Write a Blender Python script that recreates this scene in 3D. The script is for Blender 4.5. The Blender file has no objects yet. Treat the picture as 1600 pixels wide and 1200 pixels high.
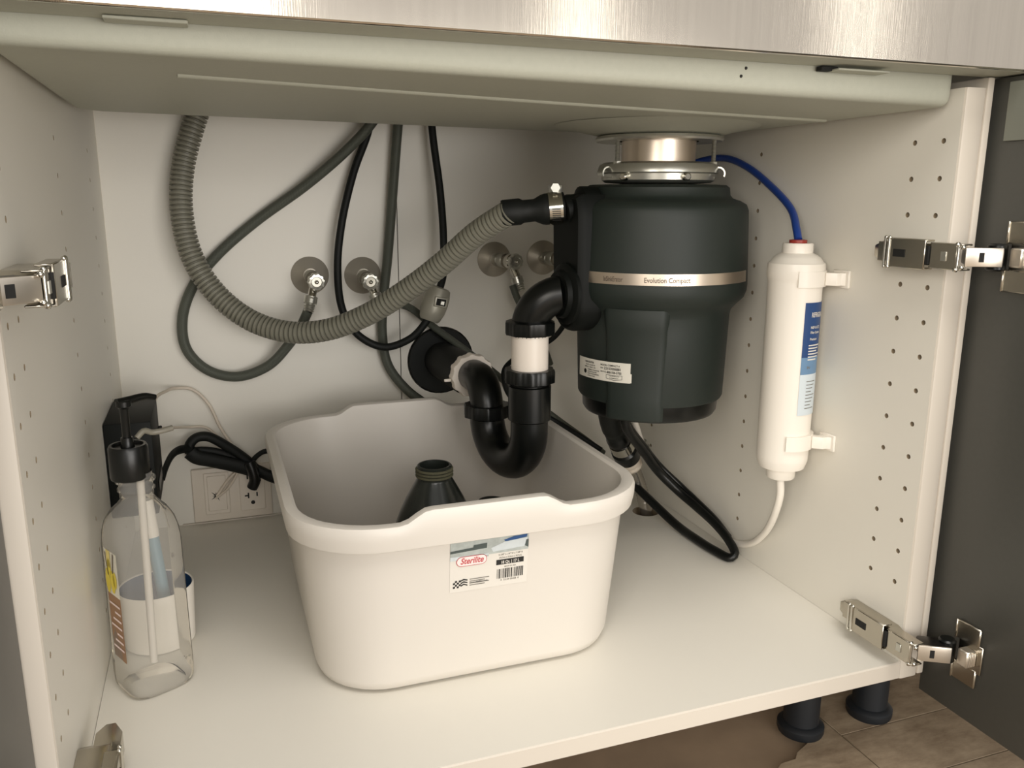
import bpy, bmesh, math, random
from math import sin, cos, pi, radians, sqrt, atan2
from mathutils import Vector, Matrix

random.seed(7)
K = 0.001                       # everything below is written in millimetres
SC = bpy.context.scene
COL = SC.collection

# ------------------------------------------------------------------ camera, world, lamps, exposure
YAW, PITCH, ROLL = 0.3457, -0.2202, 0.0034
cam = bpy.data.cameras.new('camera')
cam.sensor_width = 36.0
cam.lens = 1305.9 / 1600 * 36.0
cam.clip_start = 0.01
cam_o = bpy.data.objects.new('camera', cam)
COL.objects.link(cam_o)
fw = Vector((sin(YAW) * cos(PITCH), cos(YAW) * cos(PITCH), sin(PITCH)))
rt = Vector((cos(YAW), -sin(YAW), 0))
up = rt.cross(fw)
r2 = rt * cos(ROLL) + up * sin(ROLL)
u2 = -rt * sin(ROLL) + up * cos(ROLL)
m = Matrix((r2, u2, -fw)).transposed().to_4x4()
m.translation = Vector((119.755, -567.447, 444.452)) * K
cam_o.matrix_world = m
SC.camera = cam_o

world = bpy.data.worlds.new('kitchen_ambient')
SC.world = world
world.use_nodes = True
bg = world.node_tree.nodes['Background']
bg.inputs[0].default_value = (1.0, 0.955, 0.90, 1)
bg.inputs[1].default_value = 0.62


def area(name, loc, target, sx, sy, power, color):
    l = bpy.data.lights.new(name, 'AREA')
    l.shape = 'RECTANGLE'
    l.size, l.size_y = sx, sy
    l.energy = power
    l.color = color
    o = bpy.data.objects.new(name, l)
    COL.objects.link(o)
    o.location = Vector(loc) * K
    d = (Vector(target) - Vector(loc)).normalized()
    o.rotation_euler = d.to_track_quat('-Z', 'Y').to_euler()
    return o


area('ceiling_lamp', (250, -950, 2150), (380, 150, 100), 1.2, 0.8, 20, (1.0, 0.95, 0.88))
area('low_fill_light', (950, -2400, 340), (300, 300, 300), 1.6, 1.0, 30, (1.0, 0.965, 0.915))  # added low fill from the front right, no actual door behind it
area('left_fill_light', (-1250, -1900, 1000), (560, 250, 200), 1.0, 1.2, 28, (1.0, 0.93, 0.82))  # added fill from the left to brighten the right side panel, no known window
area('front_window_light', (-60, -2400, 1090), (300, 300, 300), 0.75, 0.65, 9, (1.0, 0.965, 0.92))
area('streak_light', (1420, -2400, 1050), (500, 200, 400), 0.07, 1.9, 1.6, (1.0, 0.96, 0.90))  # narrow strip added only to reflect as a bright streak on the apron
area('streak_light', (2560, -2300, 1050), (500, 200, 400), 0.05, 1.9, 1.5, (1.0, 0.96, 0.90))  # second added strip, for another streak in the steel

SC.view_settings.view_transform = 'Standard'
SC.view_settings.look = 'None'
SC.view_settings.gamma = 1.0
SC.view_settings.use_curve_mapping = False
SC.view_settings.exposure = 0.1


# ------------------------------------------------------------------ materials
def lin(c):
    return tuple(((v / 255) / 12.92 if v / 255 <= 0.04045 else ((v / 255 + 0.055) / 1.055) ** 2.4) for v in c) + (1.0,)


def mat(name, c, rough=0.5, metal=0.0, var=0.0, vscale=40.0, bump=0.0, bscale=300.0, spec=0.5, aniso=0.0, coat=0.0, stretch=None):
    mt = bpy.data.materials.new(name)
    mt.use_nodes = True
    nt = mt.node_tree
    b = nt.nodes['Principled BSDF']
    b.inputs['Base Color'].default_value = lin(c)
    b.inputs['Roughness'].default_value = rough
    b.inputs['Metallic'].default_value = metal
    b.inputs['Specular IOR Level'].default_value = spec
    b.inputs['Anisotropic'].default_value = aniso
    b.inputs['Coat Weight'].default_value = coat
    tc = nt.nodes.new('ShaderNodeTexCoord')
    src = tc.outputs['Object']
    if stretch:
        mp = nt.nodes.new('ShaderNodeMapping')
        mp.inputs['Scale'].default_value = stretch
        nt.links.new(src, mp.inputs[0])
        src = mp.outputs[0]
    if var > 0:
        n = nt.nodes.new('ShaderNodeTexNoise')
        n.inputs['Scale'].default_value = vscale
        n.inputs['Detail'].default_value = 5
        nt.links.new(src, n.inputs['Vector'])
        mx = nt.nodes.new('ShaderNodeMix')
        mx.data_type = 'RGBA'
        lo = tuple(max(0, v * (1 - var)) for v in lin(c)[:3]) + (1,)
        hi = tuple(min(1, v * (1 + var)) for v in lin(c)[:3]) + (1,)
        mx.inputs[6].default_value = lo
        mx.inputs[7].default_value = hi
        nt.links.new(n.outputs['Fac'], mx.inputs[0])
        nt.links.new(mx.outputs[2], b.inputs['Base Color'])
    if bump > 0:
        n2 = nt.nodes.new('ShaderNodeTexNoise')
        n2.inputs['Scale'].default_value = bscale
        n2.inputs['Detail'].default_value = 3
        nt.links.new(src, n2.inputs['Vector'])
        bp = nt.nodes.new('ShaderNodeBump')
        bp.inputs['Strength'].default_value = bump
        bp.inputs['Distance'].default_value = 0.0006
        nt.links.new(n2.outputs['Fac'], bp.inputs['Height'])
        nt.links.new(bp.outputs[0], b.inputs['Normal'])
    return mt


def braid_mat(name, c):
    mt = mat(name, c, 0.42, 0.55)
    nt = mt.node_tree
    b = nt.nodes['Principled BSDF']
    uv = nt.nodes.new('ShaderNodeTexCoord')
    hs = []
    for s in (1, -1):
        mp = nt.nodes.new('ShaderNodeMapping')
        mp.inputs['Rotation'].default_value = (0, 0, s * 0.8)
        nt.links.new(uv.outputs['UV'], mp.inputs[0])
        w = nt.nodes.new('ShaderNodeTexWave')
        w.inputs['Scale'].default_value = 1.9
        nt.links.new(mp.outputs[0], w.inputs['Vector'])
        hs.append(w)
    mx = nt.nodes.new('ShaderNodeMath')
    mx.operation = 'MULTIPLY'
    nt.links.new(hs[0].outputs['Fac'], mx.inputs[0])
    nt.links.new(hs[1].outputs['Fac'], mx.inputs[1])
    col = nt.nodes.new('ShaderNodeMix')
    col.data_type = 'RGBA'
    a = lin(c)
    col.inputs[6].default_value = tuple(v * 0.5 for v in a[:3]) + (1,)
    col.inputs[7].default_value = tuple(min(1, v * 1.8) for v in a[:3]) + (1,)
    nt.links.new(mx.outputs[0], col.inputs[0])
    nt.links.new(col.outputs[2], b.inputs['Base Color'])
    bp = nt.nodes.new('ShaderNodeBump')
    bp.inputs['Strength'].default_value = 0.7
    bp.inputs['Distance'].default_value = 0.0005
    nt.links.new(mx.outputs[0], bp.inputs['Height'])
    nt.links.new(bp.outputs[0], b.inputs['Normal'])
    return mt


def glass_mat(name, tint):
    mt = bpy.data.materials.new(name)
    mt.use_nodes = True
    nt = mt.node_tree
    out = nt.nodes['Material Output']
    nt.nodes.remove(nt.nodes['Principled BSDF'])
    tr = nt.nodes.new('ShaderNodeBsdfTransparent')
    tr.inputs[0].default_value = tint
    gl = nt.nodes.new('ShaderNodeBsdfGlossy')
    gl.inputs['Roughness'].default_value = 0.06
    gl.inputs[0].default_value = (0.9, 0.88, 0.84, 1)
    lw = nt.nodes.new('ShaderNodeLayerWeight')
    lw.inputs[0].default_value = 0.10
    mx = nt.nodes.new('ShaderNodeMixShader')
    df = nt.nodes.new('ShaderNodeBsdfDiffuse')
    df.inputs[0].default_value = (0.80, 0.78, 0.74, 1)
    hz = nt.nodes.new('ShaderNodeMixShader')
    hz.inputs[0].default_value = 0.15
    nt.links.new(tr.outputs[0], hz.inputs[1])
    nt.links.new(df.outputs[0], hz.inputs[2])
    nt.links.new(lw.outputs['Fresnel'], mx.inputs[0])
    nt.links.new(hz.outputs[0], mx.inputs[1])
    nt.links.new(gl.outputs[0], mx.inputs[2])
    nt.links.new(mx.outputs[0], out.inputs['Surface'])
    return mt


M = dict(
    melamine=mat('white_melamine', (230, 226, 216), 0.42, bump=0.08, bscale=500),
    melamine_edge=mat('edge_band', (208, 200, 188), 0.42),
    hole=mat('hole_dust', (150, 135, 112), 0.9),
    door=mat('dark_grey_lacquer', (72, 72, 68), 0.38, var=0.08, vscale=200),
    door_patch=mat('paler_grey', (116, 118, 108), 0.7),
    coat=mat('sound_coating', (178, 179, 165), 0.55, var=0.05, vscale=220, bump=0.25, bscale=900),
    steel=mat('brushed_steel', (214, 206, 194), 0.13, 1.0, var=0.08, vscale=6, bump=0.05, bscale=30, aniso=0.0, stretch=(40, 1, 1)),
    chrome=mat('chrome', (208, 205, 196), 0.13, 1.0),
    zinc=mat('zinc_plate', (196, 195, 186), 0.28, 0.85, var=0.12, vscale=90),
    gunmetal=mat('gunmetal', (70, 66, 62), 0.3, 0.9),
    bright_nickel=mat('bright_nickel', (222, 214, 202), 0.3, 0.9),
    nickel=mat('nickel', (188, 182, 170), 0.24, 1.0, var=0.06, vscale=60),
    dark=mat('void_shade', (20, 20, 19), 0.8),  # near-black standing in for shade inside slots, gaps and holes
    body=mat('grey_paint', (30, 38, 34), 0.55, var=0.06, vscale=300, bump=0.12, bscale=1400),
    black=mat('black_plastic', (13, 15, 14), 0.3, spec=0.4, bump=0.05, bscale=400),
    blackm=mat('black_matte_plastic', (12, 15, 13), 0.55, spec=0.18),
    rubber=mat('black_rubber', (15, 18, 16), 0.6, spec=0.35),
    band=mat('trim_steel', (214, 200, 184), 0.3, 1.0, aniso=0.6),
    ink=mat('black_ink', (34, 33, 31), 0.7),
    inkgrey=mat('grey_ink', (120, 116, 108), 0.7),
    engrave=mat('etched_ink', (120, 108, 96), 0.5, 0.4),
    paper=mat('paper_label', (224, 220, 208), 0.55),
    labelwhite=mat('white_label', (222, 217, 208), 0.5),
    red=mat('red_ink', (190, 70, 76), 0.6),
    pink=mat('pink_ink', (246, 226, 222), 0.6),
    photo_grey=mat('printed_photo_grey', (176, 182, 178), 0.5, var=0.35, vscale=160),
    photo_dark=mat('printed_photo_dark', (74, 84, 82), 0.5, var=0.2, vscale=200),
    photo_pale=mat('printed_photo_pale', (205, 212, 214), 0.5, var=0.08, vscale=200),
    photo_blue=mat('printed_photo_blue', (40, 78, 128), 0.5, var=0.15, vscale=250),
    corr=mat('grey_corrugated_plastic', (130, 128, 115), 0.45),
    braid=braid_mat('braided_sheath', (108, 112, 102)),
    whitep=mat('white_plastic', (240, 234, 224), 0.36),
    whitep2=mat('white_pvc', (238, 228, 216), 0.3),
    tub=mat('white_polypropylene', (219, 213, 204), 0.38, bump=0.04, bscale=700),
    blue=mat('blue_tubing', (28, 62, 140), 0.35),
    redp=mat('red_plastic', (150, 50, 40), 0.4),
    flabel=mat('blue_label', (30, 66, 118), 0.4),
    flabel2=mat('pale_blue_label', (206, 216, 222), 0.4),
    weight=mat('cast_weight', (172, 169, 156), 0.4, 0.35, var=0.1, vscale=80),
    bottle_dark=mat('dark_bottle', (36, 40, 36), 0.22),
    rim_dust=mat('crusted_thread', (84, 82, 62), 0.8, var=0.3, vscale=400),
    plate=mat('outlet_plastic', (228, 218, 204), 0.4),
    wire=mat('white_wire', (220, 208, 192), 0.5),
    glass=glass_mat('clear_plastic', (0.93, 0.925, 0.91, 1)),
    yellow=mat('yellow_print', (226, 206, 66), 0.5),
    yellow2=mat('pale_yellow_print', (226, 208, 128), 0.5),
    brownp=mat('brown_print', (156, 118, 86), 0.5),
    brownd=mat('stem_print', (84, 66, 44), 0.5),
    cup_blue=mat('blue_cup_lining', (40, 76, 120), 0.5),
    brush_blue=mat('blue_handle', (110, 150, 168), 0.4),
    conduit=mat('grey_conduit', (196, 190, 180), 0.2, 0.9),
    tape=mat('wrap_tape', (206, 194, 178), 0.7, var=0.15, vscale=300),
    subfloor=mat('subfloor_grime', (150, 130, 108), 0.8, var=0.35, vscale=14, bump=0.5, bscale=60),
    plaster=mat('wall_paint', (214, 206, 192), 0.7),
    stone=mat('pale_stone', (206, 200, 190), 0.4, var=0.1, vscale=60),
    flange=mat('satin_flange', (190, 183, 170), 0.36, 0.55),
    leg=mat('black_leg_plastic', (18, 22, 27), 0.5),
)


def tile_mat():
    mt = mat('floor_tile', (168, 146, 118), 0.55, bump=0.15, bscale=200)
    nt = mt.node_tree
    b = nt.nodes['Principled BSDF']
    tc = nt.nodes.new('ShaderNodeTexCoord')
    mp = nt.nodes.new('ShaderNodeMapping')
    mp.inputs['Scale'].default_value = (1, 2.2, 1)
    n = nt.nodes.new('ShaderNodeTexNoise')
    n.inputs['Scale'].default_value = 22
    n.inputs['Detail'].default_value = 8
    n.inputs['Roughness'].default_value = 0.7
    cr = nt.nodes.new('ShaderNodeValToRGB')
    cr.color_ramp.elements[0].position = 0.3
    cr.color_ramp.elements[0].color = lin((116, 99, 80))
    cr.color_ramp.elements[1].position = 0.72
    cr.color_ramp.elements[1].color = lin((166, 149, 126))
    nt.links.new(tc.outputs['Object'], mp.inputs[0])
    nt.links.new(mp.outputs[0], n.inputs['Vector'])
    nt.links.new(n.outputs['Fac'], cr.inputs[0])
    nt.links.new(cr.outputs[0], b.inputs['Base Color'])
    return mt


M['tile'] = tile_mat()
for nm_, rot_ in (('steel', 0.0),):
    nt_ = M[nm_].node_tree
    tg = nt_.nodes.new('ShaderNodeTangent')
    tg.direction_type = 'RADIAL'
    tg.axis = 'X'
    b_ = nt_.nodes['Principled BSDF']
    nt_.links.new(tg.outputs[0], b_.inputs['Tangent'])
    b_.inputs['Anisotropic Rotation'].default_value = rot_


# ------------------------------------------------------------------ mesh builder
class G:
    """collects faces (mm, world axes) and links them as one mesh object"""

    def __init__(self):
        self.v, self.f, self.mi, self.uv = [], [], [], []

    def add(self, vs, fs, mi=0, uvs=None):
        o = len(self.v)
        self.v += [tuple(p) for p in vs]
        for k, f in enumerate(fs):
            self.f.append(tuple(i + o for i in f))
            self.mi.append(mi)
            self.uv.append(uvs[k] if uvs else [(0, 0)] * len(f))
        return self

    def add_bm(self, bm, mi=0):
        bm.verts.index_update()
        self.add([v.co for v in bm.verts], [[v.index for v in f.verts] for f in bm.faces], mi)
        bm.free()
        return self

    def box(self, x0, x1, y0, y1, z0, z1, bev=0.0, seg=2, mi=0, mtx=None):
        bm = bmesh.new()
        bmesh.ops.create_cube(bm, size=1.0)
        for v in bm.verts:
            v.co = Vector(((x0 + x1) / 2 + v.co.x * (x1 - x0), (y0 + y1) / 2 + v.co.y * (y1 - y0), (z0 + z1) / 2 + v.co.z * (z1 - z0)))
        if bev > 0:
            bmesh.ops.bevel(bm, geom=list(bm.edges), offset=bev, segments=seg, profile=0.5, affect='EDGES')
        if mtx:
            bm.transform(mtx)
        return self.add_bm(bm, mi)

    def prism(self, poly, axis, a, b, bev=0.0, mi=0, mtx=None):
        """closed polygon (2D) extruded along axis from a to b; 2D axes are the remaining ones in order"""
        bm = bmesh.new()

        def p3(p, t):
            if axis == 'x':
                return (t, p[0], p[1])
            if axis == 'y':
                return (p[0], t, p[1])
            return (p[0], p[1], t)
        lo = [bm.verts.new(p3(p, a)) for p in poly]
        hi = [bm.verts.new(p3(p, b)) for p in poly]
        n = len(poly)
        bm.faces.new(lo)
        bm.faces.new(hi)
        for i in range(n):
            bm.faces.new((lo[i], lo[(i + 1) % n], hi[(i + 1) % n], hi[i]))
        bmesh.ops.recalc_face_normals(bm, faces=bm.faces)
        if bev > 0:
            bmesh.ops.bevel(bm, geom=list(bm.edges), offset=bev, segments=2, profile=0.5, affect='EDGES')
        if mtx:
            bm.transform(mtx)
        return self.add_bm(bm, mi)

    def lathe(self, prof, c=(0, 0, 0), d=(0, 0, 1), n=32, a0=0.0, a1=None, mi=0, xdir=None):
        """profile [(r, t)] turned about axis d through c; r=0 ends are closed"""
        d = Vector(d).normalized()
        x = Vector(xdir) if xdir else (Vector((1, 0, 0)) if abs(d.x) < 0.9 else Vector((0, 1, 0)))
        x = (x - d * x.dot(d)).normalized()
        y = d.cross(x)
        c = Vector(c)
        full = a1 is None
        m_ = n if full else n + 1
        vs, rings = [], []
        for (r, t) in prof:
            if r <= 1e-6:
                rings.append([len(vs)])
                vs.append(c + d * t)
            else:
                ring = []
                for k in range(m_):
                    a = a0 + (2 * pi if full else (a1 - a0)) * k / n
                    ring.append(len(vs))
                    vs.append(c + d * t + x * (r * cos(a)) + y * (r * sin(a)))
                rings.append(ring)
        fs = []
        for A, B in zip(rings[:-1], rings[1:]):
            for k in range(n):
                k2 = (k + 1) % m_ if full else k + 1
                if len(A) == 1 and len(B) == 1:
                    continue
                if len(A) == 1:
                    fs.append((A[0], B[k2], B[k]))
                elif len(B) == 1:
                    fs.append((A[k], A[k2], B[0]))
                else:
                    fs.append((A[k], A[k2], B[k2], B[k]))
        return self.add(vs, fs, mi)

    def cyl(self, p, q, r, r2=None, n=24, bev=0.0, mi=0):
        p, q = Vector(p), Vector(q)
        L = (q - p).length
        r2 = r if r2 is None else r2
        if bev > 0:
            pr = [(0, 0), (r - bev, 0), (r, bev), (r2, L - bev), (r2 - bev, L), (0, L)]
        else:
            pr = [(0, 0), (r, 0), (r2, L), (0, L)]
        return self.lathe(pr, p, q - p, n, mi=mi)

    def sphere(self, c, r, n=16, mi=0):
        pr = [(r * sin(pi * k / (n // 2)) if 0 < k < n // 2 else 0, -r * cos(pi * k / (n // 2))) for k in range(n // 2 + 1)]
        return self.lathe(pr, c, (0, 0, 1), n, mi=mi)

    def sweep(self, pts, r, n=12, step=4.0, rfun=None, flat=None, upv=(0, 0, 1), mi=0, cap=True, twist=0.0, resample=True):
        P = smooth_path(pts, step) if resample else [Vector(p) for p in pts]
        m_ = len(P)
        T = []
        for i in range(m_):
            a = P[max(i - 1, 0)]
            b = P[min(i + 1, m_ - 1)]
            T.append((b - a).normalized())
        N = Vector(upv) - T[0] * Vector(upv).dot(T[0])
        if N.length < 1e-3:
            N = Vector((1, 0, 0)) - T[0] * T[0].x
        N.normalize()
        vs, s = [], 0.0
        ss = []
        for i in range(m_):
            if i:
                s += (P[i] - P[i - 1]).length
                N = (N - T[i] * N.dot(T[i])).normalized()
            ss.append(s)
            B = T[i].cross(N)
            rr = rfun(s) if rfun else r
            for k in range(n):
                a = 2 * pi * k / n + twist * s
                if flat:
                    vs.append(P[i] + N * (flat[0] * cos(a)) + B * (flat[1] * sin(a)))
                else:
                    vs.append(P[i] + N * (rr * cos(a)) + B * (rr * sin(a)))
        fs, uvs = [], []
        for i in range(m_ - 1):
            for k in range(n):
                k2 = (k + 1) % n
                fs.append((i * n + k, i * n + k2, (i + 1) * n + k2, (i + 1) * n + k))
                v0, v1 = ss[i] / 6, ss[i + 1] / 6
                u0, u1 = 6.0 * k / n, 6.0 * (k + 1) / n
                uvs.append([(u0, v0), (u1, v0), (u1, v1), (u0, v1)])
        if cap:
            fs.append(tuple(range(n))[::-1])
            fs.append(tuple((m_ - 1) * n + k for k in range(n)))
            uvs += [[(0, 0)] * n] * 2
        return self.add(vs, fs, mi, uvs)

    def build(self, name, mats, parent=None, base=(0, 0, 0), smooth=38, label=None, kind=None):
        if parent is not None:
            base = BASE[parent]
        base = Vector(base)
        me = bpy.data.meshes.new(name)
        me.from_pydata([(Vector(p) - base) * K for p in self.v], [], self.f)
        uvl = me.uv_layers.new(name='UVMap')
        flat = [c for f in self.uv for c in f]
        uvl.data.foreach_set('uv', [x for c in flat for x in c])
        mats = mats if isinstance(mats, (list, tuple)) else [mats]
        for mm in mats:
            me.materials.append(M[mm] if isinstance(mm, str) else mm)
        me.polygons.foreach_set('material_index', self.mi)
        bm = bmesh.new()
        bm.from_mesh(me)
        bmesh.ops.recalc_face_normals(bm, faces=bm.faces)
        if smooth:
            lim = radians(smooth)
            for f in bm.faces:
                f.smooth = True
            for e in bm.edges:
                if len(e.link_faces) == 2:
                    e.smooth = e.calc_face_angle(0) < lim
        bm.to_mesh(me)
        bm.free()
        o = bpy.data.objects.new(name, me)
        COL.objects.link(o)
        BASE[o] = base
        if parent is not None:
            o.parent = parent
        else:
            o.location = base * K
        if label:
            o['label'] = label
        if kind:
            o['kind'] = kind
        return o


BASE = {}


def smooth_path(pts, step):
    P = [Vector(p) for p in pts]
    if len(P) == 2:
        n = max(1, int((P[1] - P[0]).length / step))
        return [P[0].lerp(P[1], i / n) for i in range(n + 1)]
    E = [P[0] * 2 - P[1]] + P + [P[-1] * 2 - P[-2]]
    dense = []
    for i in range(1, len(E) - 2):
        p0, p1, p2, p3 = E[i - 1:i + 3]
        t0 = 0.0
        t1 = t0 + max((p1 - p0).length, 1e-4) ** 0.5
        t2 = t1 + max((p2 - p1).length, 1e-4) ** 0.5
        t3 = t2 + max((p3 - p2).length, 1e-4) ** 0.5
        for k in range(24):
            t = t1 + (t2 - t1) * k / 24
            a1 = p0 * ((t1 - t) / (t1 - t0)) + p1 * ((t - t0) / (t1 - t0))
            a2 = p1 * ((t2 - t) / (t2 - t1)) + p2 * ((t - t1) / (t2 - t1))
            a3 = p2 * ((t3 - t) / (t3 - t2)) + p3 * ((t - t2) / (t3 - t2))
            b1 = a1 * ((t2 - t) / (t2 - t0)) + a2 * ((t - t0) / (t2 - t0))
            b2 = a2 * ((t3 - t) / (t3 - t1)) + a3 * ((t - t1) / (t3 - t1))
            dense.append(b1 * ((t2 - t) / (t2 - t1)) + b2 * ((t - t1) / (t2 - t1)))
    dense.append(P[-1])
    L = [0.0]
    for a, b in zip(dense[:-1], dense[1:]):
        L.append(L[-1] + (b - a).length)
    n = max(2, int(L[-1] / step))
    out, j = [], 0
    for i in range(n + 1):
        s = L[-1] * i / n
        while j < len(L) - 2 and L[j + 1] < s:
            j += 1
        f = (s - L[j]) / max(L[j + 1] - L[j], 1e-6)
        out.append(dense[j].lerp(dense[j + 1], min(max(f, 0), 1)))
    return out


def thing(name, label, cat, base, group=None):
    o = bpy.data.objects.new(name, None)
    o.empty_display_size = 0.02
    COL.objects.link(o)
    o.location = Vector(base) * K
    BASE[o] = Vector(base)
    o['label'] = label
    o['category'] = cat
    if group:
        o['group'] = group
    return o


def tag(o, label, cat, group=None):
    o['label'] = label
    o['category'] = cat
    if group:
        o['group'] = group
    return o


def text_geo(body, size, align='LEFT'):
    """flat triangulated lettering in mm: list of (x, y), faces"""
    cu = bpy.data.curves.new('lettering_source', 'FONT')
    cu.body = body
    cu.size = size
    cu.align_x = align
    cu.offset = size * 0.018
    cu.resolution_u = 3
    o = bpy.data.objects.new('lettering_source', cu)
    COL.objects.link(o)
    dg = bpy.context.evaluated_depsgraph_get()
    me = bpy.data.meshes.new_from_object(o.evaluated_get(dg))
    vs = [(v.co.x, v.co.y) for v in me.vertices]
    fs = [tuple(p.vertices) for p in me.polygons]
    bpy.data.objects.remove(o)
    bpy.data.curves.remove(cu)
    bpy.data.meshes.remove(me)
    return vs, fs


def put_text(g, body, size, fn, at=(0, 0), align='LEFT', mi=0, sx=1.0, shear=0.0):
    vs, fs = text_geo(body, size, align)
    g.add([fn(at[0] + x * sx + y * shear, at[1] + y) for x, y in vs], fs, mi)


def put_rect(g, fn, x0, x1, y0, y1, mi=0, nx=1):
    vs, fs = [], []
    for i in range(nx + 1):
        x = x0 + (x1 - x0) * i / nx
        vs += [fn(x, y0), fn(x, y1)]
    for i in range(nx):
        fs.append((2 * i, 2 * i + 2, 2 * i + 3, 2 * i + 1))
    g.add(vs, fs, mi)


def put_poly(g, fn, pts, mi=0):
    g.add([fn(*p) for p in pts], [tuple(range(len(pts)))], mi)


W, D = 730.7, 605.7


# ------------------------------------------------------------------ structure: floor, back wall
FZ = -132.0
fl = G().box(-1500, 2300, -2600, 640, FZ - 40, FZ - 7).build('floor', 'subfloor', base=(0, 0, FZ), kind='structure')


def tile(x0, x1, y0, y1, poly=None):
    g = G()
    if poly:
        g.prism(poly, 'z', FZ - 7, FZ)
    else:
        g.box(x0 + 0.7, x1 - 0.7, y0 + 0.7, y1 - 0.7, FZ - 7, FZ, 0.25, 1)
    o = g.build('tile', 'tile', parent=fl)
    return o


T = 305.0
for i in range(-4, 4):
    for j in range(-5, 1):
        x0, y0 = 737 + T * i, -6 + T * j
        if j == 0 and i < 0:
            continue
        if j == -1 and i == -1:
            continue
        if j == 0:
            tile(x0, x0 + T, y0, 74)
            tile(x0, x0 + T, 74, 74 + T)
        else:
            tile(x0, x0 + T, y0, y0 + T)
# the tile beside the joint whose rear edge is broken off raggedly
brk = [(433, -310), (736, -310), (736, 118), (722, 120), (716, 101), (706, 92), (701, 78), (690, 74), (672, 66), (664, 58), (645, 57), (628, 46), (604, 50), (570, 34), (540, 38), (500, 20), (470, 26), (433, 10)]
tile(0, 0, 0, 0, brk)
G().box(-1500, 2300, 640, 700, FZ - 40, 1600).build('wall_back', 'plaster', base=(400, 640, FZ), kind='structure')

# ------------------------------------------------------------------ cabinet
cab = thing('sink_cabinet', 'white melamine sink base cabinet with open dark grey doors and rows of shelf pin holes', 'cabinet', (365, 300, -18))

Z0 = 493.4
COLS = (18.75, 50.9, 278.7, 506.5)


def panel_with_holes(outline, holes, to3, depth, hole_r, n=10):
    """flat face with round holes cut in it and a cup behind each hole; to3(a, b, inward)"""
    bm = bmesh.new()
    ov = [bm.verts.new(to3(a, b, 0)) for a, b in outline]
    edges = [bm.edges.new((ov[i], ov[(i + 1) % len(ov)])) for i in range(len(ov))]
    cups = []
    for (a, b) in holes:
        hr = hole_r if not isinstance(hole_r, dict) else hole_r[(a, b)]
        nn = n if hr < 10 else 36
        hv = [bm.verts.new(to3(a + hr * cos(2 * pi * k / nn), b + hr * sin(2 * pi * k / nn), 0)) for k in range(nn)]
        edges += [bm.edges.new((hv[i], hv[(i + 1) % nn])) for i in range(nn)]
        cups.append((a, b, hr, nn))
    bmesh.ops.triangle_fill(bm, use_beauty=True, use_dissolve=False, edges=edges)
    g = G().add_bm(bm, 0)
    for (a, b, hr, nn) in cups:
        dd = depth if hr < 10 else 18
        vs = [to3(a + hr * cos(2 * pi * k / nn), b + hr * sin(2 * pi * k / nn), 0) for k in range(nn)]
        vs += [to3(a + hr * cos(2 * pi * k / nn), b + hr * sin(2 * pi * k / nn), dd) for k in range(nn)]
        fs = [(k, (k + 1) % nn, nn + (k + 1) % nn, nn + k) for k in range(nn)]
        if hr < 10:
            fs.append(tuple(range(nn, 2 * nn)))
        g.add(vs, fs, 1)
    return g


def side_panel(sign, thick, ztop):
    x = 0.0 if sign < 0 else W
    rows = [Z0 - 32 * k for k in range(0, 15)]
    holes = []
    for c in COLS:
        for k, z in enumerate(rows):
            if c < 100 and k in (3, 14):
                continue
            holes.append((c, z))
    for z in (78.0, 14.0):
        pass
    outl = [(2.5, -18), (D, -18), (D, 744), (62, 744), (62, ztop), (2.5, ztop)]
    g = panel_with_holes(outl, holes, lambda a, b, i: (x + sign * i, a, b), 11, 2.45)
    # rounded front edge band and the outer faces
    xo = x + sign * thick
    prof = [(x, 2.5), (x + sign * 0.75, 0.75), (x + sign * 2.5, 0), (xo - sign * 2.5, 0), (xo - sign * 0.75, 0.75), (xo, 2.5)]
    vs = [(a, b, -18) for a, b in prof] + [(a, b, ztop) for a, b in prof]
    k = len(prof)
    g.add(vs, [(i, i + 1, k + i + 1, k + i) for i in range(k - 1)] + [tuple(range(k)), tuple(range(k, 2 * k))], 2)
    vs = [(xo, 2.5, -18), (xo, D, -18), (xo, D, 744), (xo, 62, 744), (xo, 62, ztop), (xo, 2.5, ztop)]
    vin = [(x, b, c) for _, b, c in vs]
    g.add(vs + vin, [(0, 1, 2, 3, 4, 5), (0, 1, 7, 6), (1, 2, 8, 7), (2, 3, 9, 8), (3, 4, 10, 9), (4, 5, 11, 10)], 0)
    return g


side_panel(-1, 18, 540).build('side_panel', ['melamine', 'hole', 'melamine_edge'], cab, smooth=30)
side_panel(1, 22, 536).build('side_panel', ['melamine', 'hole', 'melamine_edge'], cab, smooth=30)
G().box(W + 22.6, W + 30, 0, D, -17.4, 545, 1.2).build('cover_panel', 'melamine_edge', cab)
bp_ = panel_with_holes([(0.3, 1.2), (W - 0.3, 1.2), (W - 0.3, D), (0.3, D)], [(690, 442)], lambda a, b, i: (a, b, -i), 10, {(690, 442): 19})
bp_.add([(0.3, 1.2, 0), (0.3, 0, -1.2), (0.3, 0, -17), (0.3, 1, -18), (0.3, D, -18),
         (W - 0.3, 1.2, 0), (W - 0.3, 0, -1.2), (W - 0.3, 0, -17), (W - 0.3, 1, -18), (W - 0.3, D, -18)],
        [(0, 1, 6, 5), (1, 2, 7, 6), (2, 3, 8, 7), (3, 4, 9, 8)], 2)
bp_.build('base_panel', ['melamine', 'hole', 'melamine_edge'], cab, smooth=30)
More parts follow.
